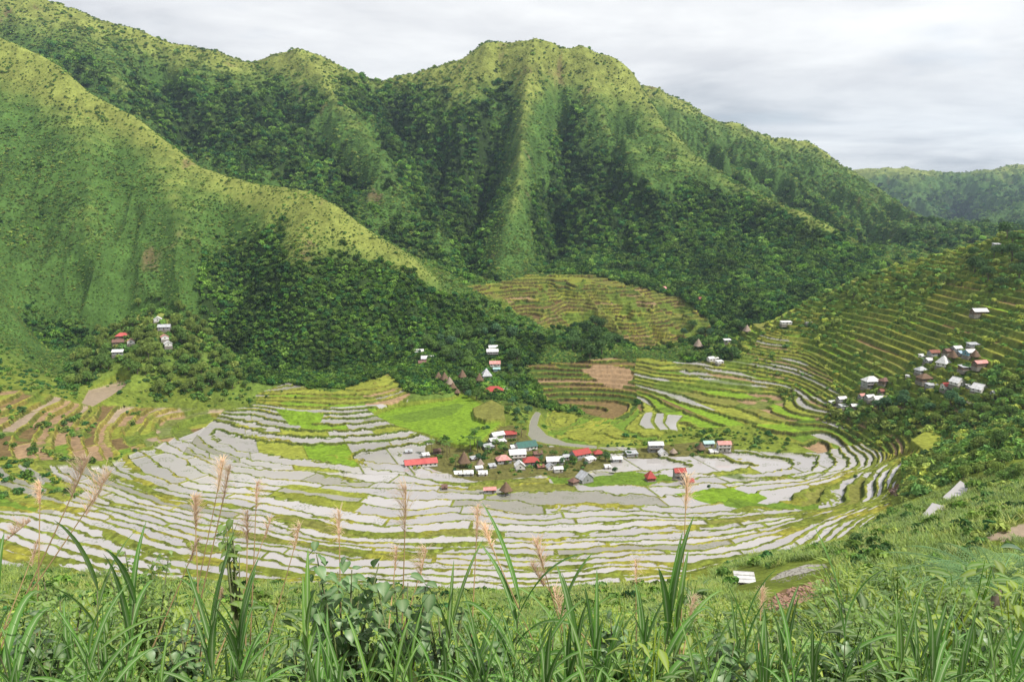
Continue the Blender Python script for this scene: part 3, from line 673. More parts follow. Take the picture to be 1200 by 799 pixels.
def instancer(name, pts, scl, rot, tint, idx, srcs):
    """one object of ground cover or far woodland: crowns scattered on the slope by geometry nodes"""
    me = bpy.data.meshes.new(name); n = len(pts); me.vertices.add(n); me.vertices.foreach_set('co', pts.astype(np.float32).ravel())
    for nm, ty, arr, key in (('scl', 'FLOAT_VECTOR', scl, 'vector'), ('rot', 'FLOAT_VECTOR', rot, 'vector'), ('tint', 'FLOAT_COLOR', np.concatenate([tint, np.ones((n, 1))], 1), 'color'), ('idx', 'INT', idx, 'value')):
        a = me.attributes.new(nm, ty, 'POINT'); a.data.foreach_set(key, (arr.astype(np.int32) if ty == 'INT' else arr.astype(np.float32)).ravel())
    o = bpy.data.objects.new(name, me); COL.objects.link(o); o['kind'] = 'stuff'
    ng = bpy.data.node_groups.new(name, 'GeometryNodeTree'); ng.interface.new_socket('Geometry', in_out='INPUT', socket_type='NodeSocketGeometry'); ng.interface.new_socket('Geometry', in_out='OUTPUT', socket_type='NodeSocketGeometry')
    gi = ng.nodes.new('NodeGroupInput'); go = ng.nodes.new('NodeGroupOutput'); ip = ng.nodes.new('GeometryNodeInstanceOnPoints'); g2 = ng.nodes.new('GeometryNodeGeometryToInstance')
    for s in reversed(srcs):
        oi = ng.nodes.new('GeometryNodeObjectInfo'); oi.inputs['Object'].default_value = s; oi.inputs['As Instance'].default_value = True; ng.links.new(oi.outputs['Geometry'], g2.inputs[0])
    def na(nm, ty):
        x = ng.nodes.new('GeometryNodeInputNamedAttribute'); x.data_type = ty; x.inputs['Name'].default_value = nm; return [q for q in x.outputs if q.enabled][0]
    ng.links.new(gi.outputs[0], ip.inputs['Points']); ng.links.new(g2.outputs[0], ip.inputs['Instance']); ip.inputs['Pick Instance'].default_value = True
    ng.links.new(na('idx', 'INT'), ip.inputs['Instance Index']); ng.links.new(na('rot', 'FLOAT_VECTOR'), ip.inputs['Rotation']); ng.links.new(na('scl', 'FLOAT_VECTOR'), ip.inputs['Scale'])
    ng.links.new(ip.outputs[0], go.inputs[0])
    md = o.modifiers.new('scatter', 'NODES'); md.node_group = ng
    return o
def src(me):
    return bpy.data.objects.new(me.name, me)       # kept out of the scene: only its shape is scattered
far_src = [src(crown_mesh('canopy_crown', 100+k, 150, .2, M_inst, 5, .95)) for k in range(5)]
mid_src = [src(crown_mesh('broad_crown', 200+k, 420, .115, M_inst, 7, .95)) for k in range(4)]
bush_src = [src(crown_mesh('bush_crown', 300+k, 110, .2, M_inst, 4, .7)) for k in range(4)]
# what the valley's viewer could see, with a margin
def vis_tables():
    gs = [NEARG, MID, FAR]; aa = np.linspace(-.83, .83, 1200); run = np.full(len(aa), -9.)
    out = []
    for g in gs:
        j = np.clip(np.rint((aa-g['a'][0])/(g['a'][1]-g['a'][0])).astype(int), 0, len(g['a'])-1)
        s = (g['Z'][:, j]-CAMZ)/np.exp(g['l'])[:, None]; s[0] = np.maximum(s[0], run); r = np.maximum.accumulate(s, 0); out.append(r); run = r[-1]
    return aa, out
VA, VT = vis_tables()
def scatter(g, gi, a0, a1, D0, D1, dens, margin=.03, seed=1):
    """random ground points, dens(D) per square metre"""
    r = np.random.default_rng(seed); out = []; edges = np.exp(np.linspace(math.log(D0), math.log(D1), 40))
    for e0, e1 in zip(edges[:-1], edges[1:]):
        n = int((a1-a0)*(e1*e1-e0*e0)/2*dens((e0+e1)/2)); a = r.uniform(a0, a1, n); D = np.sqrt(r.uniform(e0*e0, e1*e1, n)); out.append(np.stack([a, D], 1))
    p = np.concatenate(out); a, D = p[:, 0], p[:, 1]
    j = np.clip(np.rint((a-g['a'][0])/(g['a'][1]-g['a'][0])).astype(int), 0, len(g['a'])-1); i = np.clip(np.rint((np.log(D)-g['l'][0])/(g['l'][1]-g['l'][0])).astype(int), 0, len(g['l'])-1)
    z = g['Z'][i, j]; k = np.clip(np.rint((a-VA[0])/(VA[1]-VA[0])).astype(int), 0, len(VA)-1)
    ok = (z+12*(D > 300)+1-CAMZ)/D > VT[gi][i, k]-margin
    a, D, z, i, j = a[ok], D[ok], z[ok], i[ok], j[ok]
    return a*D, D, z, i, j
def tints(n, cols, r, dark=.0):
    c = np.array(cols); k = r.integers(0, len(c), n); return c[k]*(r.uniform(.75, 1.3, n)[:, None])
def put(name, parts, srcs):
    P = np.concatenate([p[0] for p in parts]); S = np.concatenate([p[1] for p in parts]); Tn = np.concatenate([p[2] for p in parts])
    r = np.random.default_rng(len(P)); n = len(P)
    scl = np.stack([S*r.uniform(.85, 1.15, n), S*r.uniform(.85, 1.15, n), S*r.uniform(.75, 1.2, n)], 1)
    rot = np.stack([r.normal(0, .12, n), r.normal(0, .12, n), r.uniform(0, 6.28, n)], 1)
    print(name, n)
    return instancer(name, P, scl, rot, Tn, r.integers(0, len(srcs), n), srcs)
FT = [2.3*q for q in [T(62,88,36), T(46,76,32), T(70,104,38), T(54,92,46), T(88,118,46), T(78,108,34), T(96,122,52)]]
LT = [1.9*q for q in [T(116,140,62), T(98,132,60), T(134,148,74), T(86,120,62)]]
r_ = np.random.default_rng(5)
def forest():
    parts = []; sh = []
    for g, gi, D0, D1 in ((MID, 1, 640, 1088), (FAR, 2, 1088, 2600), (FAR, 2, 2600, 6000)):
        x, y, z, i, j = scatter(g, gi, -.72, .72, D0, D1, lambda D: 1/np.clip(D*.0052, 3.6, 40)**2*3.2, .02, gi+int(D0))
        F = g['F'][i, j]; n = len(x); msk = g['mask'][i, j] if 'mask' in g else np.zeros(n, bool)
        keep = (F+r_.normal(0, .22, n) > .12)&(~msk); cull = (x > 280)&(y < 830)
        keep &= ~cull
        R = np.where(y > 2600, .6, 1)*np.clip(y*.0052, 3.6, 40)*(.35+.85*r_.random(n)**1.6); t = tints(n, FT, r_)
        cn = fbm(x/50, y/50, 3, 66)[:, None]; t = t*(1+1.1*cn)
        P = np.stack([x, y, z-R*.25], 1); parts.append((P[keep], R[keep], t[keep]))
        s = (~keep)&(~msk)&(~cull)&(r_.random(n) < .62+.9*fbm(x/40, y/40, 3, 67)+.5*np.clip(F+.7, -1, 1)); R2 = R*r_.uniform(.3,.62,n); t2 = tints(n, LT, r_)*(1+.6*fbm(x/40, y/40, 3, 68))[:, None]
        sh.append((np.stack([x, y, z-R2*.15], 1)[s], R2[s], t2[s]))
    for g, gi, D0, D1 in ((MID, 1, 660, 1088), (FAR, 2, 1088, 2500)):
        x, y, z, i, j = scatter(g, gi, -.72, .66, D0, D1, lambda D: 1/np.clip(D*.0052, 3.6, 40)**2*5.0, .01, gi+int(D0)+5)
        n = len(x); msk = g['mask'][i, j] if 'mask' in g else np.zeros(n, bool); F = g['F'][i, j]
        s = (~msk)&(F < .5)&~((x > 280)&(y < 830))&(r_.random(n) < (.8+.7*fbm(x/45, y/45, 3, 69))*(1-.6*smooth(.2, 1.2, g['R'][i, j]/(y*.02)))); R2 = np.clip(y*.0052, 3.6, 40)*r_.uniform(.12, .32, n); t2 = tints(n, LT, r_)*(.95+.5*fbm(x/40, y/40, 3, 70))[:, None]
        sh.append((np.stack([x, y, z-R2*.2], 1)[s], R2[s], t2[s]))
    put('far_forest', parts, far_src)
    put('mountain_scrub', sh, bush_src)
forest()
HP = []
def hill_shrubs():
    x, y, z, i, j = scatter(MID, 1, .15, .74, 300, 830, lambda D: .16/np.clip(D/500, .5, 2)**2, .03, 77)
    wild = MID.get('wild', None)[i, j] if 'wild' in MID else np.zeros(len(x)); msk = MID['mask'][i, j]; n = len(x)
    px, py = MID['PX'][i, j], MID['PY'][i, j]
    dense = inpoly(px, py, [(1130,300),(1290,250),(1290,330),(1150,340)])|inpoly(px, py, [(1150,430),(1290,420),(1290,520),(1180,500)])|inpoly(px, py, [(1060,545),(1140,520),(1290,480),(1290,590),(1140,575),(1090,590),(1050,600)])|inpoly(px, py, [(960,470),(1180,470),(1180,500),(1060,510),(980,490)])|inpoly(px, py, [(930,350),(1010,320),(1120,300),(1130,330),(1000,370),(940,400)])
    hillm = inpoly(px, py, [(845,410),(1000,312),(1290,235),(1290,620),(1060,620),(1060,545),(900,460)])
    clump = fbm(x/30, y/30, 3, 83)
    keep = hillm&(((wild > .1)&(r_.random(n) < .6))|(dense&(r_.random(n) < .75+clump))|((~msk)&(r_.random(n) < .4+clump)))|(hillm&(clump > .22)&(r_.random(n) < .5))
    keep &= MID['wet'][i, j] < .2
    R = r_.gamma(3, .5, n)*np.where(dense, 1.25, .85)+.35; R = np.clip(R, .4, 5)
    t = np.where((dense&(clump > -.1))[:, None], tints(n, LT+LT, r_)*1.2, tints(n, LT+[2*T(150,160,70)], r_)*1.15)
    P = np.stack([x, y, z-R*.2], 1)
    # left bowl, knoll foot and rims
    x2, y2, z2, i2, j2 = scatter(MID, 1, -.74, .36, 300, 720, lambda D: .07, .03, 78)
    px, py = MID['PX'][i2, j2], MID['PY'][i2, j2]; n2 = len(x2); m2 = MID['mask'][i2, j2]; cl = fbm(x2/25, y2/25, 3, 84)
    k2 = (~m2)&(r_.random(n2) < .45+cl)&(y2 < 690)&(py < 560)&(MID['wet'][i2, j2] < .2)|inpoly(px, py, [(-60,470),(60,480),(180,480),(150,500),(60,520),(100,580),(-60,590)])&(cl > .05)&(MID['wet'][i2, j2] < .2)
    kn = inpoly(px, py, [(66,440),(110,390),(150,360),(168,347),(205,347),(240,380),(280,425),(298,458),(240,470),(180,470),(160,446),(130,440),(100,455),(70,458)])&(y2 < 705)&(r_.random(n2) < .9+cl)
    k2 = k2|kn
    gd = inpoly(px, py, [(498,520),(560,505),(600,498),(640,520),(700,522),(760,500),(860,505),(950,510),(860,528),(716,545),(640,556),(540,560)])&(y2 < 640)&(y2 > 470)&(MID['wet'][i2, j2] < .2)&(r_.random(n2) < .22+.8*cl)
    gd &= np.array([all((X_-h[0])**2+(Y_-h[1])**2 > (h[2]*.7+2)**2 for h in HP) for X_, Y_ in zip(x2, y2)]) if HP else True
    k2 = k2|gd
    R2 = np.clip(r_.gamma(3, .45, n2)+.3, .4, 4)*np.where(kn, 1.5, 1); t2 = tints(n2, LT+FT[2:5], r_); P2 = np.stack([x2, y2, z2-R2*.2], 1)
    put('hillside_shrubs', [(P[keep], R[keep], t[keep]), (P2[k2], R2[k2], t2[k2])], bush_src)
hill_shrubs()
# ------------------------------------------------------------------ buildings
def solid(name, col, rough=.7, bands=0., rust=None, ns=1.5, metal=0., spec=.3):
    m = bpy.data.materials.new(name); nt = nodes(m); lk = nt.links.new
    out = N(nt, 'ShaderNodeOutputMaterial'); b = N(nt, 'ShaderNodeBsdfPrincipled'); b.inputs['Roughness'].default_value = rough; b.inputs['Metallic'].default_value = metal; b.inputs['Specular IOR Level'].default_value = spec
    tc = N(nt, 'ShaderNodeTexCoord'); nz = N(nt, 'ShaderNodeTexNoise'); nz.inputs['Scale'].default_value = ns; nz.inputs['Detail'].default_value = 6; nz.inputs['Roughness'].default_value = .65; lk(tc.outputs['Object'], nz.inputs['Vector'])
    cr = N(nt, 'ShaderNodeValToRGB'); e = cr.color_ramp.elements; e[0].position = .36; e[1].position = .6
    c = np.array(col); e[1].color = (*c, 1); e[0].color = (*(np.array(rust) if rust is not None else c*.62), 1); lk(nz.outputs['Fac'], cr.inputs[0]); lk(cr.outputs[0], b.inputs['Base Color'])
    if bands:
        wv = N(nt, 'ShaderNodeTexWave'); wv.inputs['Scale'].default_value = bands; lk(tc.outputs['Object'], wv.inputs['Vector']); bp = N(nt, 'ShaderNodeBump'); bp.inputs['Strength'].default_value = .6; bp.inputs['Distance'].default_value = .06; lk(wv.outputs['Fac'], bp.inputs['Height']); lk(bp.outputs[0], b.inputs['Normal'])
    lk(b.outputs[0], out.inputs[0]); return m
R_ = {
 'white': solid('pale metal roof', (.74,.74,.75), .45, 2.2, (.5,.49,.48), .5), 'silver': solid('grey metal roof', (.5,.52,.55), .4, 2.2, (.33,.33,.35), .7),
 'red': solid('red metal roof', (.42,.055,.045), .5, 2.2, (.3,.06,.05), .5), 'bright_red': solid('bright red roof', (.52,.11,.1), .5, 2.2, (.42,.07,.07), .3), 'rust': solid('rusty roof', (.28,.11,.075), .8, 2.2, (.17,.08,.06), .8),
 'pink': solid('faded pink roof', (.62,.33,.31), .6, 2.2, (.5,.2,.17), .7), 'green': solid('dark green roof', (.045,.15,.12), .5, 2.2, (.05,.11,.1), .6), 'thatch': solid('grass thatch', (.2,.135,.09), .95, 0, (.11,.075,.055), 2.5, spec=.05),
 'pale_thatch': solid('weathered thatch', (.36,.29,.235), .95, 0, (.2,.15,.12), 2.5, spec=.05), 'blue': solid('pale blue roof', (.36,.5,.62), .45, 2.2, (.3,.4,.5), .7), 'teal': solid('pale teal roof', (.4,.6,.58), .45, 2.2, (.34,.48,.47), .7),
 'brown': solid('brown roof', (.2,.11,.085), .7, 2.2, (.14,.08,.065), .8)}
W_ = {'w': solid('white wall', (.7,.69,.67), .8, 0, (.48,.46,.44), .8), 'g': solid('grey wall', (.33,.34,.35), .8, 0, (.22,.22,.23), .8), 'b': solid('board wall', (.16,.11,.075), .85, 1.2, (.1,.07,.05), 1), 'bl': solid('blue wall', (.16,.32,.4), .7, 0, (.13,.25,.32), .8), 'r': solid('red brown wall', (.28,.09,.07), .8, 0, (.2,.07,.05), .8)}
M_dark = solid('dark window glass', (.03,.035,.04), .15, spec=.6); M_wood = solid('old timber', (.13,.09,.06), .85, 0, (.08,.06,.045), 2); M_stone = solid('dry stone', (.25,.23,.2), .95, 0, (.13,.12,.1), 1.2); M_frame = solid('pale window frame', (.5,.48,.45), .7)
def prism(mb, pts, axis_len, thick):
    """a ridge-shaped slab: profile in xz extruded along y"""
    h = axis_len/2; n = len(pts); V = [(x, -h, z) for x, z in pts]+[(x, h, z) for x, z in pts]+[(x, -h, z-thick) for x, z in pts]+[(x, h, z-thick) for x, z in pts]
    F = []
    for i in range(n-1): F += [(i, i+1, n+i+1, n+i), (2*n+i, 3*n+i, 3*n+i+1, 2*n+i+1), (i, 2*n+i, 2*n+i+1, i+1), (n+i, n+i+1, 3*n+i+1, 3*n+i)]
    F += [(0, n, 3*n, 2*n), (n-1, 3*n-1, 4*n-1, 2*n-1)]
    mb.add(V, F)
def building(kind, w, d, h, roof, wall, rz, loc, label, cat, group, storeys=1):
    """w along the local y axis (ridge), d across"""
    t = empty('house' if kind != 'hut' else 'thatched_hut', loc, rz, label, cat, group)
    if kind == 'shed': t.name = 'shed'
    m = MB()
    if kind == 'hut':
        fl = h*.42
        for sx in (-1, 1):
            for sy in (-1, 1):
                q = MB(); q.tube([(sx*d*.26, sy*w*.26, -1.5), (sx*d*.26, sy*w*.26, fl)], [.16, .13], 7); q.tube([(sx*d*.26, sy*w*.26, fl-.3), (sx*d*.26, sy*w*.26, fl-.2)], [.34, .34], 8); q.build('post', M_wood, t)
        m.box((0, 0, fl+.55), (d*.62, w*.62, 1.1)); m.build('wall', W_['b'], t, smooth=False)
        q = MB(); q.box((d*.313, 0, fl+.5), (.05, .7, .8)); q.build('door', M_dark, t, smooth=False)
        # high thatch, slightly bell shaped and shaggy
        q = MB(); r = random.Random(int(w*100)); H0 = fl+.35; top = H0+h*.95; prof = [(1.0, 0), (.93, .06), (.66, .36), (.4, .64), (.2, .84), (.05, 1.0)]; k = 16; V = []
        for (rr, zz) in prof:
            for j in range(k):
                a = 2*math.pi*j/k; sq = 1/max(abs(math.cos(a)), abs(math.sin(a))); sq = 1+(sq-1)*.65*(rr > .1); jit = 1+r.uniform(-.035, .035)
                V.append((rr*d*.5*math.cos(a)*sq*jit, rr*w*.5*math.sin(a)*sq*jit, H0+(top-H0)*zz-r.uniform(0, .12)))
        F = [(i*k+j, i*k+(j+1) % k, (i+1)*k+(j+1) % k, (i+1)*k+j) for i in range(5) for j in range(k)]+[tuple(5*k+j for j in range(k)), tuple(range(k))[::-1]]
        q.add(V, F); q.build('roof', R_[roof], t)
        return t
    base = MB(); base.box((0, 0, -1.2), (d+.5, w+.5, 2.7)); base.build('stone_plinth', M_stone, t, smooth=False)
    eave = h+.15
    if kind in ('gable', 'tall'):
        rise = d*(.30 if kind == 'gable' else .42)
        V = [(x, y, z) for y in (-w/2, w/2) for x, z in ((-d/2, .1), (d/2, .1), (d/2, eave), (0, eave+rise), (-d/2, eave))]
        m.add(V, [(0,1,2,3,4), (9,8,7,6,5), (0,5,6,1), (1,6,7,2), (4,9,5,0), (2,7,8,3), (3,8,9,4)]); wl = m.build('wall', W_[wall], t, smooth=False)
        q = MB(); o = .5; prism(q, [(-d/2-o, eave-o*rise/(d/2)+.13), (0, eave+rise+.13), (d/2+o, eave-o*rise/(d/2)+.13)], w+.9, .09); rf = q.build('roof', R_[roof], t, smooth=False)
        q = MB(); q.tube([(0, -w/2-.46, eave+rise+.15), (0, w/2+.46, eave+rise+.15)], .11, 6); q.build('ridge_cap', R_[roof], rf)
    elif kind == 'hip':
        m.box((0, 0, eave/2+.05), (d, w, eave-.1)); m.build('wall', W_[wall], t, smooth=False)
        q = MB(); o = .6; rr = min(w, d)*.42; a, b = d/2+o, w/2+o; rl = max(w-d, 0)/2+.15
        V = [(-a,-b,eave-.1), (a,-b,eave-.1), (a,b,eave-.1), (-a,b,eave-.1), (0,-rl,eave+rr), (0,rl,eave+rr), (-a,-b,eave-.22), (a,-b,eave-.22), (a,b,eave-.22), (-a,b,eave-.22)]
        q.add(V, [(0,1,4), (1,2,5,4), (2,3,5), (3,0,4,5), (0,6,7,1), (1,7,8,2), (2,8,9,3), (3,9,6,0), (9,8,7,6)]); q.build('roof', R_[roof], t, smooth=False)
    elif kind == 'pyramid':
        m.box((0, 0, eave/2+.05), (d*.9, w*.9, eave-.1)); m.build('wall', W_[wall], t, smooth=False)
        q = MB(); a, b = d/2+.4, w/2+.4; V = [(-a,-b,eave-.1), (a,-b,eave-.1), (a,b,eave-.1), (-a,b,eave-.1), (0,0,eave+min(w,d)*.75), (-a,-b,eave-.22), (a,-b,eave-.22), (a,b,eave-.22), (-a,b,eave-.22)]
        q.add(V, [(0,1,4), (1,2,4), (2,3,4), (3,0,4), (0,5,6,1), (1,6,7,2), (2,7,8,3), (3,8,5,0), (8,7,6,5)]); q.build('roof', R_[roof], t, smooth=False)
    else:  # lean-to shed
        V = [(x, y, z) for y in (-w/2, w/2) for x, z in ((-d/2, .1), (d/2, .1), (d/2, eave-.35), (-d/2, eave+.35))]
        m.add(V, [(0,1,2,3), (7,6,5,4), (0,4,5,1), (1,5,6,2), (3,7,4,0), (2,6,7,3)]); m.build('wall', W_[wall], t, smooth=False)
        q = MB(); s_ = .7/d; prism(q, [(-d/2-.4, eave+.35+.4*s_+.13), (d/2+.5, eave-.35-.5*s_+.13)], w+.7, .08); q.build('roof', R_[roof], t, smooth=False)
    nw = max(1, int(w/2.6))
    for st in range(storeys):
        zb = .1+st*h/storeys
        for side in (-1, 1):
            for i in range(nw):
                y = -w/2+(i+.5)*w/nw
                if st == 0 and i == nw//2 and side == 1:
                    dq = MB(); dq.box((d/2*(1 if kind != 'pyramid' else .9)+.03, y, zb+1.0), (.06, .9, 1.95)); db = dq.build('door', M_wood, t, smooth=False); continue
                fq = MB(); xx = side*(d/2*(1 if kind != 'pyramid' else .9)+.025); fq.box((xx, y, zb+1.45), (.05, 1.15, 1.05)); f = fq.build('window', M_frame, t, smooth=False)
                g = MB(); g.box((xx+side*.035, y, zb+1.45), (.03, .95, .85)); g.build('pane', M_dark, f, smooth=False)
        for end in (-1, 1):
            fq = MB(); yy = end*(w/2*(1 if kind != 'pyramid' else .9)+.025); fq.box((0, yy, zb+1.45), (1.15, .05, 1.05)); f = fq.build('window', M_frame, t, smooth=False)
            g = MB(); g.box((0, yy+end*.035, zb+1.45), (.95, .03, .85)); g.build('pane', M_dark, f, smooth=False)
    if storeys > 1:
        q = MB(); q.box((d/2+.5, 0, h/storeys+.1), (1.0, w*.96, .12))
        for yy in (-w*.45, 0, w*.45): q.tube([(d/2+.9, yy, -.6), (d/2+.9, yy, h/storeys+.05)], .07, 6)
        q.build('balcony', M_wood, t, smooth=False)
    return t
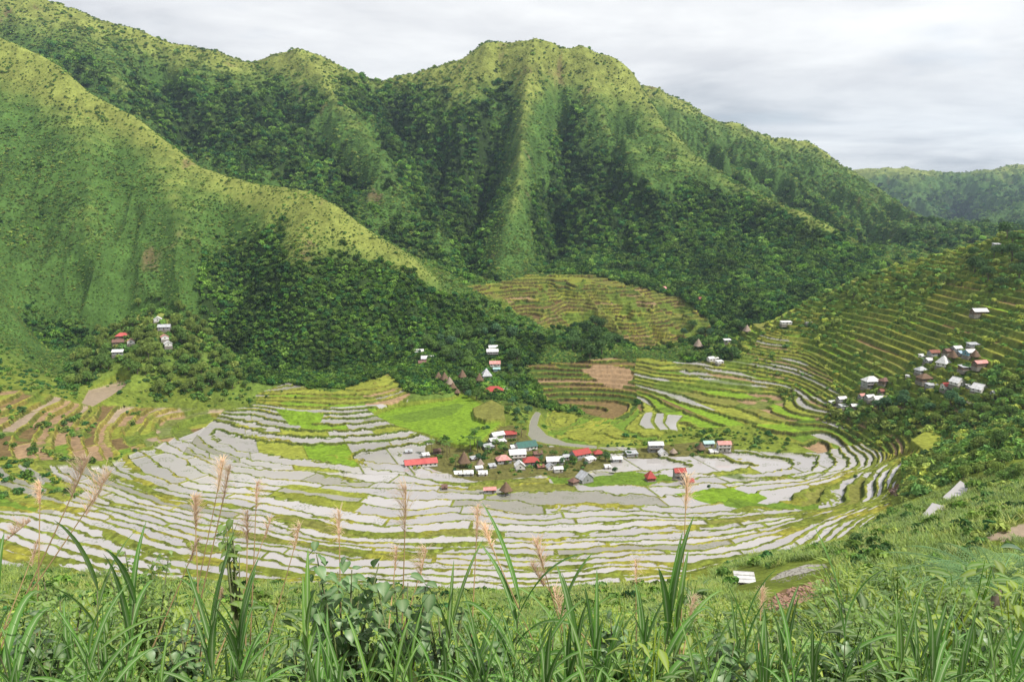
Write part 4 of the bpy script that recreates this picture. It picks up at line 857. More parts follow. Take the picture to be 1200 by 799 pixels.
HOUSES = [ # px, py, width px, depth/width, kind, roof, wall, turn deg (90 = ridge across the view), storeys, label, group
 (493,545,38,.34,'gable','bright_red','w',74,1,'long bright red roofed building with white gable end in the flooded fields','V'),
 (616,525,24,.62,'gable','green','w',68,1,'house with the only dark green roof in the middle of the village','V'),
 (598,511,13,.7,'gable','red','b',80,1,'small red roofed house behind the green roofed one','V'),
 (583,512,15,.6,'gable','white','g',60,1,'white metal roofed house at the top of the row by the bright rice field','V'),
 (578,518,10,.7,'gable','white','g',60,1,'small white roof second from the top of the row by the bright rice field','V'),
 (572,525,12,.7,'shed','silver','g',60,1,'grey sheet roofed shed at the bottom of the row by the bright rice field','V'),
 (590,541,16,.7,'hip','pink','g',75,1,'faded pink roofed house left of the large white roofed house','V'),
 (606,538,19,.7,'gable','white','w',80,2,'large white roofed two storey house in the middle of the village','V'),
 (609,548,11,.8,'tall','white','w',10,1,'pale house showing its gable below the large white roof','V'),
 (622,543,18,.65,'hip','red','g',80,1,'red hipped roof house right of the large white roofed house','V'),
 (544,547,14,1,'hut','thatch','b',20,1,'broad brown thatched hut left of the village centre near the palms','T'),
 (563,546,9,1,'hut','pale_thatch','b',10,1,'pale weathered thatched hut just left of the pink roof','T'),
 (537,556,9,.8,'shed','white','g',80,1,'leftmost of three small white roofed sheds on the pond edge','V'),
 (549,556,11,.75,'shed','white','g',85,1,'middle one of three small white roofed sheds on the pond edge','V'),
 (566,556,10,.8,'shed','white','w',85,1,'rightmost of three small white roofed sheds on the pond edge','V'),
 (561,550,8,.8,'gable','white','g',70,1,'small white roof tucked behind the white sheds','V'),
 (521,572,6,1,'shed','brown','b',80,1,'tiny dark shed alone among the ponds left of the village','S'),
 (574,577,14,.5,'gable','pink','g',85,1,'faded pink low roof standing in the ponds below the village','V'),
 (593,579,13,1,'hut','thatch','b',40,1,'brown thatched hut right of the low pink roof in the ponds','T'),
 (650,542,20,.6,'gable','white','g',84,1,'wide white roofed house with grey walls at the right of the village centre','V'),
 (645,549,8,.9,'tall','silver','w',15,1,'small grey roof gable in front of the wide white roofed house','V'),
 (654,552,10,.7,'gable','white','w',80,1,'white roofed house lowest of the group right of the centre','V'),
 (499,534,8,.8,'shed','white','g',70,1,'small white roof under the palms behind the long red building','V'),
 (512,530,8,.8,'gable','brown','b',70,1,'small brown roofed house among the palms','V'),
 (479,530,8,.6,'shed','silver','g',80,1,'small grey shed in the ponds behind the long red building','S'),
 (680,534,22,.6,'gable','red','g',60,1,'largest weathered red roof at the right end of the village','V'),
 (692,540,11,.7,'shed','white','w',60,1,'white lean-to roof on the right of the largest weathered red roof','V'),
 (701,533,10,.8,'hip','red','b',80,1,'small red roof between the village trees and the largest red roof','V'),
 (723,540,11,.7,'gable','white','g',85,1,'small white roofed house right of the dark tree','V'),
 (740,533,13,.7,'shed','silver','g',80,1,'grey sheet roofed shed between the village and the white two storey house','S'),
 (768,528,17,.55,'gable','white','g',88,2,'white roofed two storey house standing alone beyond the village','V'),
 (777,533,9,.9,'tall','white','w',10,1,'small white gabled house against the white two storey house','V'),
 (789,532,8,1,'hut','pale_thatch','b',30,1,'grey weathered hut right of the white gabled house','T'),
 (821,529,10,1,'hut','thatch','b',20,1,'brown pointed hut left of the pink and white house','T'),
 (848,527,15,.6,'gable','pink','w',88,2,'two storey house with pink and white roof at the far right of the village','V'),
 (836,530,9,.8,'shed','white','w',85,1,'white shed left of the pink and white two storey house','S'),
 (830,522,12,.6,'gable','teal','g',85,1,'pale teal roofed house behind the brown pointed hut','V'),
 (762,562,11,.95,'pyramid','red','r',10,1,'small red pyramid roofed hut in the ponds','V'),
 (796,560,13,.8,'gable','red','g',85,2,'red two storey house standing in the ponds','V'),
 (807,566,10,.8,'gable','red','w',80,1,'lower red roofed house joined to the right of the red two storey house','V'),
 (685,563,16,.7,'tall','silver','g',30,1,'grey metal roofed house on the pond edge below the village trees','V'),
 (672,566,9,.8,'hip','brown','b',40,1,'small brown roofed house left of the grey roofed one on the pond edge','V'),
 (588,518,9,.8,'shed','white','g',65,1,'white sheet roof between the row by the rice field and the green roof','V'),
 (603,526,10,.7,'gable','white','w',70,1,'white roofed house just left of the dark green roof','V'),
 (630,534,10,.7,'gable','brown','b',75,1,'brown roofed house just below the right end of the green roof','V'),
 (577,547,8,.8,'shed','silver','g',70,1,'small grey shed below the faded pink hipped roof','V'),
 (634,548,8,.8,'shed','rust','b',80,1,'low rusty shed right of the red hipped roof','V'),
 (664,537,9,.7,'gable','silver','g',75,1,'grey roofed house between the wide white roof and the largest red roof','V'),
 (712,548,7,.8,'shed','white','w',80,1,'tiny white shed below the dark round tree','V'),
 (555,538,7,.8,'shed','silver','b',60,1,'tiny grey roof under the tallest palms','V'),
 # the wooded rise
 (491,414,10,.7,'gable','white','g',80,1,'upper white roof at the left end of the wooded rise','R'),
 (501,422,14,.6,'gable','white','g',85,1,'lower and wider white roof at the left end of the wooded rise','R'),
 (495,427,9,.8,'gable','brown','b',80,1,'small brown roof under the two white roofs on the wooded rise','R'),
 (525,430,5,.8,'shed','white','g',80,1,'tiny white roof alone in the trees of the wooded rise','R'),
 (514,445,8,1,'hut','thatch','b',10,1,'leftmost pointed thatched hut of the hut row below the wood','H'),
 (521,448,9,1,'hut','thatch','b',30,1,'second pointed thatched hut from the left in the hut row','H'),
 (527,453,9,1,'hut','pale_thatch','b',50,1,'third and palest thatched hut in the hut row','H'),
 (531,457,8,1,'hut','thatch','b',20,1,'fourth thatched hut from the left in the hut row','H'),
 (536,462,7,1,'hut','thatch','b',0,1,'lowest and rightmost thatched hut of the hut row beside the bright rice','H'),
 (542,445,9,1,'hut','thatch','b',30,1,'brown thatched hut alone right of the hut row','H'),
 (578,409,10,.7,'gable','white','w',85,1,'topmost white roof on the wooded rise','R'),
 (577,417,13,.6,'gable','white','g',85,2,'white roofed two storey house second from the top of the rise','R'),
 (566,416,8,.7,'shed','white','w',85,1,'small white shed left of the two storey house on the rise','R'),
 (580,428,12,.7,'gable','pink','w',88,1,'pink roofed house in the middle of the rise','R'),
 (582,434,8,.7,'shed','teal','bl',88,1,'blue walled shed below the pink roof on the rise','R'),
 (570,442,11,1,'pyramid','silver','w',15,1,'pale grey pyramid roof on the right slope of the rise','R'),
 (562,449,9,1,'hut','thatch','b',10,1,'brown thatched hut below the pale grey pyramid roof','R'),
 (579,460,21,.55,'hip','red','w',86,1,'big red roofed house at the foot of the wooded rise','R'),
 (592,457,6,.9,'shed','white','w',60,1,'tiny white shed at the right corner of the big red roof','R'),
 # the knoll
 (144,396,13,.6,'hip','bright_red','b',80,1,'red roofed house on the left side of the knoll','K'),
 (139,403,12,.7,'gable','brown','b',70,1,'brown roofed house below the red roof on the knoll','K'),
 (154,402,8,.8,'gable','pink','w',20,1,'pale pink house right of the brown roof on the knoll','K'),
 (139,415,12,.6,'gable','white','g',85,1,'white roofed house lowest of the left group on the knoll','K'),
 (185,376,8,.8,'gable','white','w',20,1,'topmost white house on the knoll','K'),
 (193,386,13,.6,'gable','silver','g',80,1,'wide grey roofed house below the topmost one on the knoll','K'),
 (193,397,8,.8,'gable','pink','w',30,1,'small pinkish roof in the right group on the knoll','K'),
 (197,405,8,.9,'gable','white','w',30,1,'lowest white house of the right group on the knoll','K'),
 # beyond the middle terraces
 (875,391,8,1,'hut','pale_thatch','b',20,1,'thatched hut at the forest edge above the middle terraces','M'),
 (852,401,8,.6,'shed','white','g',80,1,'small white roof in the trees above the middle terraces','M'),
 (818,409,9,1,'hut','pale_thatch','b',30,1,'pale thatched hut at the left of the grove above the terraces','M'),
 (834,397,5,.8,'shed','silver','g',80,1,'tiny grey shed deep in the grove above the terraces','M'),
 (835,422,12,.5,'gable','white','w',70,1,'white metal roof at the lower edge of the grove','M'),
 (843,425,8,.7,'shed','white','w',70,1,'small white shed joined to the roof at the lower edge of the grove','M'),
 (775,340,10,.7,'gable','pink','b',85,1,'faded pink roof high in the dark forest','M'),
 (823,352,9,.7,'gable','rust','b',85,1,'rust red roof in the dark forest right of the pink one','M'),
 # the right hill
 (921,379,12,.5,'shed','white','w',85,1,'long white roof at the left end of the right hill ridge','E'),
 (947,380,6,.9,'shed','white','w',85,1,'tiny white roof right of the long one on the hill ridge','E'),
 (1147,369,16,.6,'gable','white','b',88,1,'white roofed house with dark walls alone high on the right hill','E'),
 (1168,288,8,.7,'shed','silver','g',80,1,'small grey roof on top of the right hill','E'),
 (986,470,10,.7,'gable','white','g',75,1,'white roof behind the far left pair of the hill hamlet','E'),
 (976,473,8,.7,'shed','white','g',75,1,'leftmost white shed of the hill hamlet','E'),
 (988,478,9,.7,'shed','silver','g',80,1,'low grey roof beneath the far left pair of the hill hamlet','E'),
 (1002,479,10,.6,'gable','white','b',86,1,'lowest white roof of the hill hamlet','E'),
 (1020,453,17,.7,'hip','white','g',80,2,'white roofed two storey house with a reddish eave on the left of the hill hamlet','E'),
 (1019,468,10,.7,'gable','white','g',75,1,'small white roof joined to the wide one at the foot of the hamlet','E'),
 (1031,470,16,.6,'gable','white','w',84,1,'wide white roof at the foot of the hill hamlet','E'),
 (1010,465,7,.8,'gable','pink','g',70,1,'small pinkish roof left of the wide white roof at the hamlet foot','E'),
 (1036,449,11,.7,'hip','brown','b',60,1,'brown roofed house right of the house with a reddish eave','E'),
 (1034,460,8,.8,'gable','rust','b',80,1,'rusty little roof above the wide white roof','E'),
 (1079,438,11,.8,'hip','silver','g',75,1,'grey roofed house in the middle of the hill hamlet','E'),
 (1083,447,14,.8,'hip','thatch','b',80,1,'brown hipped roof below the grey roof in the hamlet middle','E'),
 (1065,443,6,.8,'shed','white','w',75,1,'tiny white shed left of the middle of the hamlet','E'),
 (1092,455,13,.6,'shed','silver','g',80,1,'low grey shed under the middle of the hamlet','E'),
 (1111,455,14,.65,'gable','red','w',84,1,'red roofed house at the lower right of the hill hamlet','E'),
 (1121,452,11,.9,'tall','white','w',20,1,'white gabled house against the red roof of the hill hamlet','E'),
 (1137,455,9,.6,'shed','white','g',75,1,'small white shed left of the pointed white house','E'),
 (1147,460,12,.9,'tall','white','w',25,1,'pointed white house at the right end of the hamlet','E'),
 (1165,465,7,.9,'gable','white','g',80,1,'small white house alone at the far right of the hamlet','E'),
 (1082,419,9,.7,'shed','white','w',75,1,'leftmost white shed at the top of the hill hamlet','E'),
 (1094,416,12,.65,'gable','rust','g',80,1,'rust red roof at the top left of the hill hamlet','E'),
 (1088,424,9,.8,'gable','white','g',70,1,'white roof below the rust red one in the upper hamlet','E'),
 (1105,430,12,.95,'pyramid','white','w',30,1,'bright white pointed roof in the middle of the upper hamlet','E'),
 (1116,423,10,.9,'hut','thatch','b',30,1,'brown thatched hut right of the bright pointed roof','E'),
 (1110,414,9,.8,'gable','brown','b',70,1,'brown roof behind the bright pointed roof','E'),
 (1121,411,10,.7,'gable','white','g',75,1,'white roof at the top of the hill hamlet','E'),
 (1126,416,10,.7,'gable','blue','g',70,1,'pale blue roof between two white roofs at the hamlet top','E'),
 (1136,416,12,.75,'gable','white','bl',75,1,'white roof with blue walls at the upper right of the hamlet','E'),
 (1142,423,10,.9,'hut','thatch','b',15,1,'brown thatched hut at the right of the upper hamlet','E'),
 (1134,432,20,.4,'shed','silver','b',78,1,'long low grey roof below the upper hamlet','E'),
 (1148,430,16,.5,'gable','pink','b',75,1,'brownish pink roof at the right edge of the upper hamlet','E'),
 (1140,406,12,.6,'shed','silver','g',80,1,'grey roof alone above the upper hamlet','E'),
]
GRP = {'V': 'houses of the central village', 'T': 'thatched huts in the valley bottom', 'S': 'small sheds among the ponds', 'R': 'houses on the wooded rise', 'H': 'row of thatched huts below the wooded rise', 'K': 'houses on the knoll', 'M': 'roofs around the middle terraces', 'E': 'houses of the right hill'}
house_pts = []
def place_houses():
    for (px, py, wp, dr, kind, roof, wall, rot, st, label, gk) in HOUSES:
        p = hit(px, py+1, 200)
        if p is None: print('no ground', label); continue
        w = wp/FPX*p[1]*(1.08 if kind == 'hut' else 1.03)
        if rot > 45 or kind in ('hut', 'pyramid'): ww, d = w, w*dr
        else: d = w; ww = w*dr*1.2
        if rot > 45: ww, d = w, w*dr
        d = max(d, 2.2); ww = max(ww, 2.4)
        h = 2.5 if st == 1 else 5.0
        if kind == 'hut': h = w*.95
        if kind == 'shed': h = 2.2
        h = h*min(1, max(.7, w/7))
        rz = math.radians(-rot) if rot > 45 else math.radians(rot)
        z = gz(p[0], p[1])[0]
        building(kind, ww, d, h, roof, wall, rz, (p[0], p[1], z+.15), label, 'hut' if kind == 'hut' else ('shed' if kind == 'shed' else 'house'), GRP[gk], st)
        house_pts.append((p[0], p[1], max(ww, d)))
place_houses()
# ------------------------------------------------------------------ trees one can tell apart
M_bark = solid('grey bark', (.16,.13,.1), .9, 0, (.1,.08,.06), 3)
CM = [leafmat('deep green leaves', (.08,.16,.04), .25, .55, .4, spec=.25), leafmat('mid green leaves', (.13,.23,.045), .3, .55, .4, spec=.25), leafmat('yellow green leaves', (.21,.29,.06), .35, .55, .35, spec=.25), leafmat('bluish green leaves', (.09,.19,.08), .25, .5, .35, spec=.25)]
def tree_proto(k, mi):
    t = empty('broadleaf_tree', (0, 0, 0)); me = crown_mesh('tree_crown', 500+k, 900, .085, CM[mi], 9, 1.05); c = bpy.data.objects.new('crown', me); COL.objects.link(c); c.parent = t; c.location = (0, 0, .35)
    q = MB(); q.tube([(0, 0, -.3), (.02, 0, .3), (-.02, .03, .7), (0, 0, 1.15)], [.07, .055, .045, .02], 7)
    r = random.Random(k)
    for i in range(5):
        a = i*1.26+r.random(); q.tube([(0, 0, .4+.08*i), (.3*math.cos(a), .3*math.sin(a), .65+.08*i), (.5*math.cos(a), .5*math.sin(a), .9)], [.03, .02, .008], 5)
    tr = q.build('trunk', M_bark, t); kids[t.name] = [c, tr]; return t
protos = [tree_proto(k, k % 4) for k in range(8)]; used = set()
def tree_at(p, R, label, group, pref=None, name=None):
    pr = protos[random.choice(pref or range(8))]
    loc = (p[0], p[1], p[2]-.2); rz = random.uniform(0, 6.28); s = R; sz = R*random.uniform(.85, 1.25)
    if pr.name not in used:
        used.add(pr.name); t = pr; t.location = loc; t.rotation_euler = (0, 0, rz); t.scale = (s, s, sz); t['label'] = label; t['group'] = group
    else: t = dup(pr, loc, rz, s, label, group, sz)
    t['category'] = 'tree'; return t
def grove(poly, n, R0, R1, label, group, sp=.9, lo=0, pref=None, seed=1, clear=1.0):
    r = random.Random(seed); xs = [p[0] for p in poly]; ys = [p[1] for p in poly]; done = []; tries = 0
    while len(done) < n and tries < n*40:
        tries += 1; px, py = r.uniform(min(xs), max(xs)), r.uniform(min(ys), max(ys))
        if not inpoly(np.array([px]), np.array([py]), poly)[0]: continue
        p = hit(px, py, max(lo, 260))
        if p is None: continue
        R = r.uniform(R0, R1)
        if any(math.hypot(p[0]-q[0], p[1]-q[1]) < sp*(R+q[2])*.8 for q in done): continue
        # keep roofs in view: nothing tall right in front of a house
        if any(math.hypot(p[0]-h[0], p[1]-h[1]) < (h[2]*.6+R*.8)*clear for h in house_pts): continue
        if any(abs(p[0]/p[1]-h[0]/h[1])*p[1] < (h[2]*.45+R*.7)*clear and 0 < h[1]-p[1] < R*2.4 for h in house_pts): continue
        done.append((p[0], p[1], R)); tree_at(p, R, label, group, pref)
    print(label, len(done))
random.seed(3)
grove([(78,430),(110,395),(150,372),(168,352),(200,352),(240,385),(275,425),(290,455),(240,462),(180,462),(160,440),(140,430),(110,452),(78,455)], 130, 3.2, 6., 'leafy tree in the wood that covers the knoll', 'trees on the knoll', .5, 560, [1,2,5,6,2], 11, .7)
grove([(500,400),(560,385),(600,392),(612,420),(600,440),(590,430),(560,400),(550,430),(560,470),(548,475),(535,440),(510,432),(482,425),(478,408)], 46, 4., 8., 'leafy tree of the wooded rise around the white and red roofs', 'trees on the wooded rise', .6, 600, [0,1,4,5,3], 12)
grove([(596,420),(615,430),(625,490),(608,500),(592,480),(598,450)], 14, 2.5, 4.5, 'bushy green tree on the gully slope right of the big red roof', 'trees of the gully right of the rise', .6, 560, [3,7,1], 13)
grove([(665,392),(700,382),(732,400),(728,418),(690,424),(664,414)], 12, 6, 9, 'dark dense tree in the clump between the brown terraces', 'dark clump between the brown terraces', .55, 700, [0,4], 14)
grove([(800,390),(840,378),(885,385),(868,425),(850,430),(800,422)], 20, 3.5, 6.5, 'leafy tree of the grove around the roofs above the middle terraces', 'grove above the middle terraces', .6, 600, [0,1,3,4], 15)
grove([(1010,470),(1050,440),(1075,455),(1130,462),(1195,470),(1180,500),(1080,498),(1000,490)], 40, 2.5, 5., 'leafy tree below and between the houses of the hill hamlet', 'trees of the hill hamlet', .7, 380, [1,5,2,3,6], 16)
grove([(940,360),(1000,330),(1080,310),(1160,330),(1110,345),(1000,375)], 16, 3, 5, 'small leafy tree scattered over the upper terraces of the right hill', 'trees on the upper right hill', 1.5, 500, [1,2,5], 17)
grove([(1120,300),(1200,262),(1230,300),(1200,345),(1150,335)], 16, 4.5, 7.5, 'dark tree on the crest at the right edge', 'dark trees of the right crest', .6, 500, [0,4], 18)
grove([(1060,560),(1120,535),(1200,500),(1230,560),(1180,585),(1140,575)], 26, 2.2, 4.2, 'leafy small tree on the near right slope above the two white ponds', 'trees above the two white ponds', .7, 180, [1,2,5,6], 19)
grove([(545,515),(570,520),(600,530),(640,530),(700,545),(712,535),(690,550),(640,545),(560,545)], 34, 1.4, 2.8, 'small leafy tree between the houses of the central village', 'trees of the central village', .6, 400, [1,3,5,0], 20, .45)
for (px, py, R, lab) in [(709,541,4.2,'dark round tree right of the largest weathered red roof'),(721,554,2.6,'lone dark small tree on the pond edge below the village'),(1003,562,1.6,'small round bush tree on a bund at the right of the ponds'),(831,573,1.5,'small dark bush tree on the bund right of the red two storey house'),(1001,640,2.2,'small bush tree at the right edge of the lowest pond')]:
    p = hit(px, py, 150)
    if p is not None: tree_at(p, R, lab, 'single trees of the valley floor', [0])
for pr in protos:
    if pr.name not in used:
        for c in kids[pr.name]: bpy.data.objects.remove(c)
        bpy.data.objects.remove(pr)
# palms
def palm_proto():
    t = empty('palm_tree', (0, 0, 0), 0, 'slender palm with a tuft of feathery fronds among the village houses', 'palm', 'palms of the central village')
    q = MB(); q.tube([(0, 0, -.5), (.1, 0, 3), (.15, .1, 7)], [.16, .12, .09], 7); tr = q.build('trunk', M_bark, t); ch = [tr]
    for i in range(10):
        q = MB(); a = i*.628+random.uniform(-.2, .2); el = random.uniform(.2, 1.1); p = np.array([.15, .1, 7.]); e = el; L_ = 2.6
        for s in range(9):
            d = np.array([math.cos(a)*math.cos(e), math.sin(a)*math.cos(e), math.sin(e)]); p2 = p+d*L_/9; q.tube([p, p2], .025, 3)
            for sg in (-1, 1): q.blade(p, a+sg*1.0, e*.3-.1, .95*(1-abs(s-4)/7), .3, .8, 3, 0)
            p = p2; e -= .22
        ch.append(q.build('frond', CM[1], t))
    kids[t.name] = ch; return t
pp = palm_proto(); first = True
for px, py, s in [(500,532,.8),(506,533,.95),(519,534,1.),(524,536,.9),(527,531,.8),(551,532,1.15),(556,522,1.1),(560,530,1.),(571,537,.8),(534,546,.7),(611,512,1.1),(607,518,.8),(586,526,.8),(581,531,.9),(592,534,.7)]:
    p = hit(px, py, 300)
    s *= 1.45
    if first: pp.location = p; pp.scale = (s, s, s); first = False
    else: dup(pp, p, random.uniform(0, 6), s)
# terrace shrubs standing alone on the rim field
rb = None
for k, (px, py, R) in enumerate([(330,461,1.2),(346,466,1.1),(375,459,1.),(380,459,1.3),(384,457,1.),(404,457,.8),(417,463,.9),(387,476,1.4),(313,467,1.6)]):
    p = hit(px, py, 300); t = tree_at(p, R, 'small dark shrub dotted along the rim field below the forest', 'shrubs of the rim field', [0]); t.name = 'shrub'; t['category'] = 'shrub'
# ------------------------------------------------------------------ people working in the ponds
def person(px, py, label, face, bend):
    p = hit(px, py, 250)
    t = empty('person', (p[0], p[1], p[2]-.1), face, label, 'person', None)
    v = {'pel': (0,0,.9), 'sp': (bend*.12,0,1.12), 'ch': (bend*.32,0,1.35), 'ne': (bend*.42,0,1.48), 'hd': (bend*.5,0,1.6), 'ht': (bend*.53,0,1.7),
         'hl': (0,.1,.86), 'kl': (.06,.12,.48), 'fl': (0,.13,.07), 'tl': (.16,.13,.04), 'hr': (0,-.1,.86), 'kr': (-.04,-.12,.48), 'fr': (-.14,-.13,.07), 'tr': (.02,-.13,.04),
         'sl': (bend*.3,.19,1.38), 'el': (bend*.36+.08,.24,1.1), 'wl': (bend*.4+.25,.2,.9), 'fgl': (bend*.42+.31,.19,.84), 'sr': (bend*.3,-.19,1.38), 'er': (bend*.36+.1,-.23,1.12), 'wr': (bend*.4+.28,-.16,.95), 'fgr': (bend*.42+.34,-.15,.9)}
    r = dict(pel=.15, sp=.13, ch=.16, ne=.06, hd=.1, ht=.085, hl=.1, kl=.065, fl=.045, tl=.035, hr=.1, kr=.065, fr=.045, tr=.035, sl=.07, el=.048, wl=.035, fgl=.03, sr=.07, er=.048, wr=.035, fgr=.03)
    E = [('pel','sp'),('sp','ch'),('ch','ne'),('ne','hd'),('hd','ht'),('pel','hl'),('hl','kl'),('kl','fl'),('fl','tl'),('pel','hr'),('hr','kr'),('kr','fr'),('fr','tr'),('ch','sl'),('sl','el'),('el','wl'),('wl','fgl'),('ch','sr'),('sr','er'),('er','wr'),('wr','fgr')]
    ks = list(v); me = bpy.data.meshes.new('body'); me.from_pydata([v[k] for k in ks], [(ks.index(a), ks.index(b)) for a, b in E], [])
    o = bpy.data.objects.new('body', me); COL.objects.link(o); o.parent = t
    o.modifiers.new('skin', 'SKIN'); 
    if not me.skin_vertices: me.skin_vertices.new() if hasattr(me.skin_vertices, 'new') else None
    if me.skin_vertices:
        for i, k in enumerate(ks): me.skin_vertices[0].data[i].radius = (r[k], r[k]); me.skin_vertices[0].data[i].use_root = (k == 'pel')
    o.modifiers.new('sub', 'SUBSURF').levels = 1
    m = bpy.data.materials.new('work clothes and skin'); nt = nodes(m); out = N(nt, 'ShaderNodeOutputMaterial'); b = N(nt, 'ShaderNodeBsdfPrincipled'); tc = N(nt, 'ShaderNodeTexCoord'); sx = N(nt, 'ShaderNodeSeparateXYZ'); cr = N(nt, 'ShaderNodeValToRGB'); cr.color_ramp.interpolation = 'CONSTANT'
    nt.links.new(tc.outputs['Object'], sx.inputs[0]); mr = N(nt, 'ShaderNodeMath', operation='DIVIDE'); mr.inputs[1].default_value = 1.8; nt.links.new(sx.outputs[2], mr.inputs[0]); nt.links.new(mr.outputs[0], cr.inputs[0])
    e = cr.color_ramp.elements; e[0].color = (.2,.12,.08,1); e[1].position = .2; e[1].color = (.03,.035,.05,1); a = e.new(.52); a.color = (.05,.07,.12,1); a = e.new(.83); a.color = (.22,.13,.09,1); a = e.new(.91); a.color = (.02,.018,.016,1)
    nt.links.new(cr.outputs[0], b.inputs['Base Color']); nt.links.new(b.outputs[0], out.inputs[0]); me.materials.append(m)
    q = MB(); q.tube([(bend*.5,0,1.7), (bend*.52,0,1.73), (bend*.54,0,1.84)], [.24,.16,.03], 10); q.build('hat', R_['pale_thatch'], t)
person(961, 563, 'person in dark clothes standing in the middle of a flooded pond at the right', 1.2, .2)
person(922, 539, 'person in dark clothes standing by the bund at the top of the right ponds', 2.5, .5)
# ------------------------------------------------------------------ lean-to with corrugated sheets, rubble
def leanto():
    p = hit(872, 684, 120); t = empty('field_shelter', (p[0], p[1], p[2]), math.radians(-8), 'open shelter of pale corrugated sheets beside the stony pond', 'shelter')
    w, d = 4.6, 3.4
    for sx, sy, h in ((-1,-1,1.3),(1,-1,1.3),(-1,1,2.1),(1,1,2.1)):
        q = MB(); q.tube([(sx*w/2, sy*d/2, -1.5), (sx*w/2, sy*d/2, h)], .08, 6); q.build('post', M_wood, t)
    for i in range(3):
        q = MB(); n = 28; V = []; y0, y1 = -d/2-.3+i*(d+.6)/3, -d/2-.3+(i+1)*(d+.6)/3+.1
        for yy in (y0, y1):
            for j in range(n+1): V.append((-w/2-.2+(w+.4)*j/n, yy, 1.38+.8*(yy+d/2)/d+.05*math.cos(j*math.pi)+.05*(i)*(1 if yy == y0 else 0)+.02*i))
        q.add(V, [(j, j+1, n+2+j, n+1+j) for j in range(n)]); o = q.build('roof_sheet', R_['white'], t); sm = o.modifiers.new('thickness', 'SOLIDIFY'); sm.thickness = .02
    q = MB(); q.box((0, 0, .15), (w*.7, d*.7, .5)); q.build('timber_stack', M_wood, t, smooth=False)
leanto()
def stones(name, poly, n, s0, s1, mat, lo, seed):
    r = random.Random(seed); nr = np.random.default_rng(seed); q = MB(); xs = [p[0] for p in poly]; ys = [p[1] for p in poly]; k = 0; tr = 0
    base = np.array([(x, y, z) for x in (-1, 0, 1) for y in (-1, 0, 1) for z in (-1, 1)])
    while k < n and tr < n*20:
        tr += 1; px, py = r.uniform(min(xs), max(xs)), r.uniform(min(ys), max(ys))
        if not inpoly(np.array([px]), np.array([py]), poly)[0]: continue
        p = hit(px, py, lo)
        if p is None: continue
        s = r.uniform(s0, s1); V = np.array([(-1,-1,-.6),(1,-1,-.6),(1,1,-.6),(-1,1,-.6),(-.7,-.8,.5),(.8,-.6,.6),(.6,.8,.5),(-.8,.7,.4)])*s*.5*nr.uniform(.6, 1.3, (8, 3)); a = r.uniform(0, 6); R = np.array([[math.cos(a), -math.sin(a), 0], [math.sin(a), math.cos(a), 0], [0, 0, 1]])
        q.add(V@R.T+p, [(3,2,1,0),(4,5,6,7),(0,1,5,4),(1,2,6,5),(2,3,7,6),(3,0,4,7)]); k += 1
    o = q.build(name, mat, None, smooth=False); o['kind'] = 'stuff'
stones('rubble', [(898,708),(925,690),(975,676),(988,690),(950,714),(912,724)], 420, .3, 1.0, solid('reddish rubble', (.34,.2,.14), .95, 0, (.16,.1,.075), .8), 60, 4)
stones('pond_stones', [(892,684),(915,670),(945,662),(966,662),(968,669),(925,682)], 260, .15, .4, M_stone, 120, 5)
stones('boulders', [(1042,578),(1052,568),(1066,572),(1050,582)], 60, .6, 1.6, solid('brown boulder', (.22,.15,.12), .95, 0, (.1,.07,.06), .8), 200, 6)
# ------------------------------------------------------------------ growth on the viewer's slope
M_blade = leafmat('long grass leaf', (.06,.18,.015), .28, .55, .25, rib=True, spec=.15)
M_blade2 = leafmat('pale grass leaf', (.11,.25,.025), .28, .55, .25, rib=True, spec=.15)
M_blade_i = leafmat('scattered grass leaf', (.1,.2,.04), .35, .4, .25, inst=True, rib=True, spec=.25)
M_leaf_i = leafmat('scattered broad leaf', (.1,.2,.04), .35, .45, .25, inst=True, rib=True, spec=.2)
M_stem = solid('green stem', (.13,.17,.06), .6, 0, (.1,.09,.05), 6); M_dry = leafmat('dry straw', (.45,.33,.17), .4, .8, .25, spec=.1); M_plume = leafmat('tawny plume', (.8,.62,.46), .6, .9, .15, spec=.02)
M_heart = leafmat('heart shaped leaf', (.07,.17,.045), .3, .4, .3, rib=True, spec=.45); M_fresh = leafmat('fresh vine leaf', (.2,.34,.05), .45, .45, .25, rib=True, spec=.35); M_fern = leafmat('fern frond', (.15,.27,.11), .35, .6, .25, spec=.15); M_ban = leafmat('dark glossy leaf', (.035,.09,.03), .3, .3, .25, rib=True, spec=.6)
def reed_mesh(seed, hgt, nleaf, wid, llen):
    r = random.Random(seed); st = MB(); lf = MB(); lean = r.uniform(-.12, .12); lean2 = r.uniform(-.12, .12); P = []
    for i in range(9): t = i/8; P.append((lean*t*t*hgt, lean2*t*t*hgt, hgt*t-.25*(i == 0)))
    st.tube(P, [.006*(1-.7*i/8)+.0015 for i in range(9)], 6)
    a = r.uniform(0, 6)
    for i in range(nleaf):
        t = .12+.88*i/(nleaf-1); p = (lean*t*t*hgt, lean2*t*t*hgt, hgt*t); a += math.pi+r.uniform(-.5, .5)
        top = t > .8; lf.blade(p, a, r.uniform(1.15, 1.45) if top else r.uniform(.45, 1.15), llen*r.uniform(.75, 1.15)*(.75 if t < .3 else 1), wid*r.uniform(.8, 1.15), r.uniform(.2, .9) if top else r.uniform(1.2, 2.3), 10, .35, r.uniform(-.6, .6))
    return st, lf
def reed_proto(seed, hgt, nleaf, wid, llen, mat):
    t = empty('reed_plant', (0, 0, 0)); st, lf = reed_mesh(seed, hgt, nleaf, wid, llen); kids[t.name] = [st.build('stalk', M_stem, t), lf.build('leaves', mat, t, rib=True)]; return t
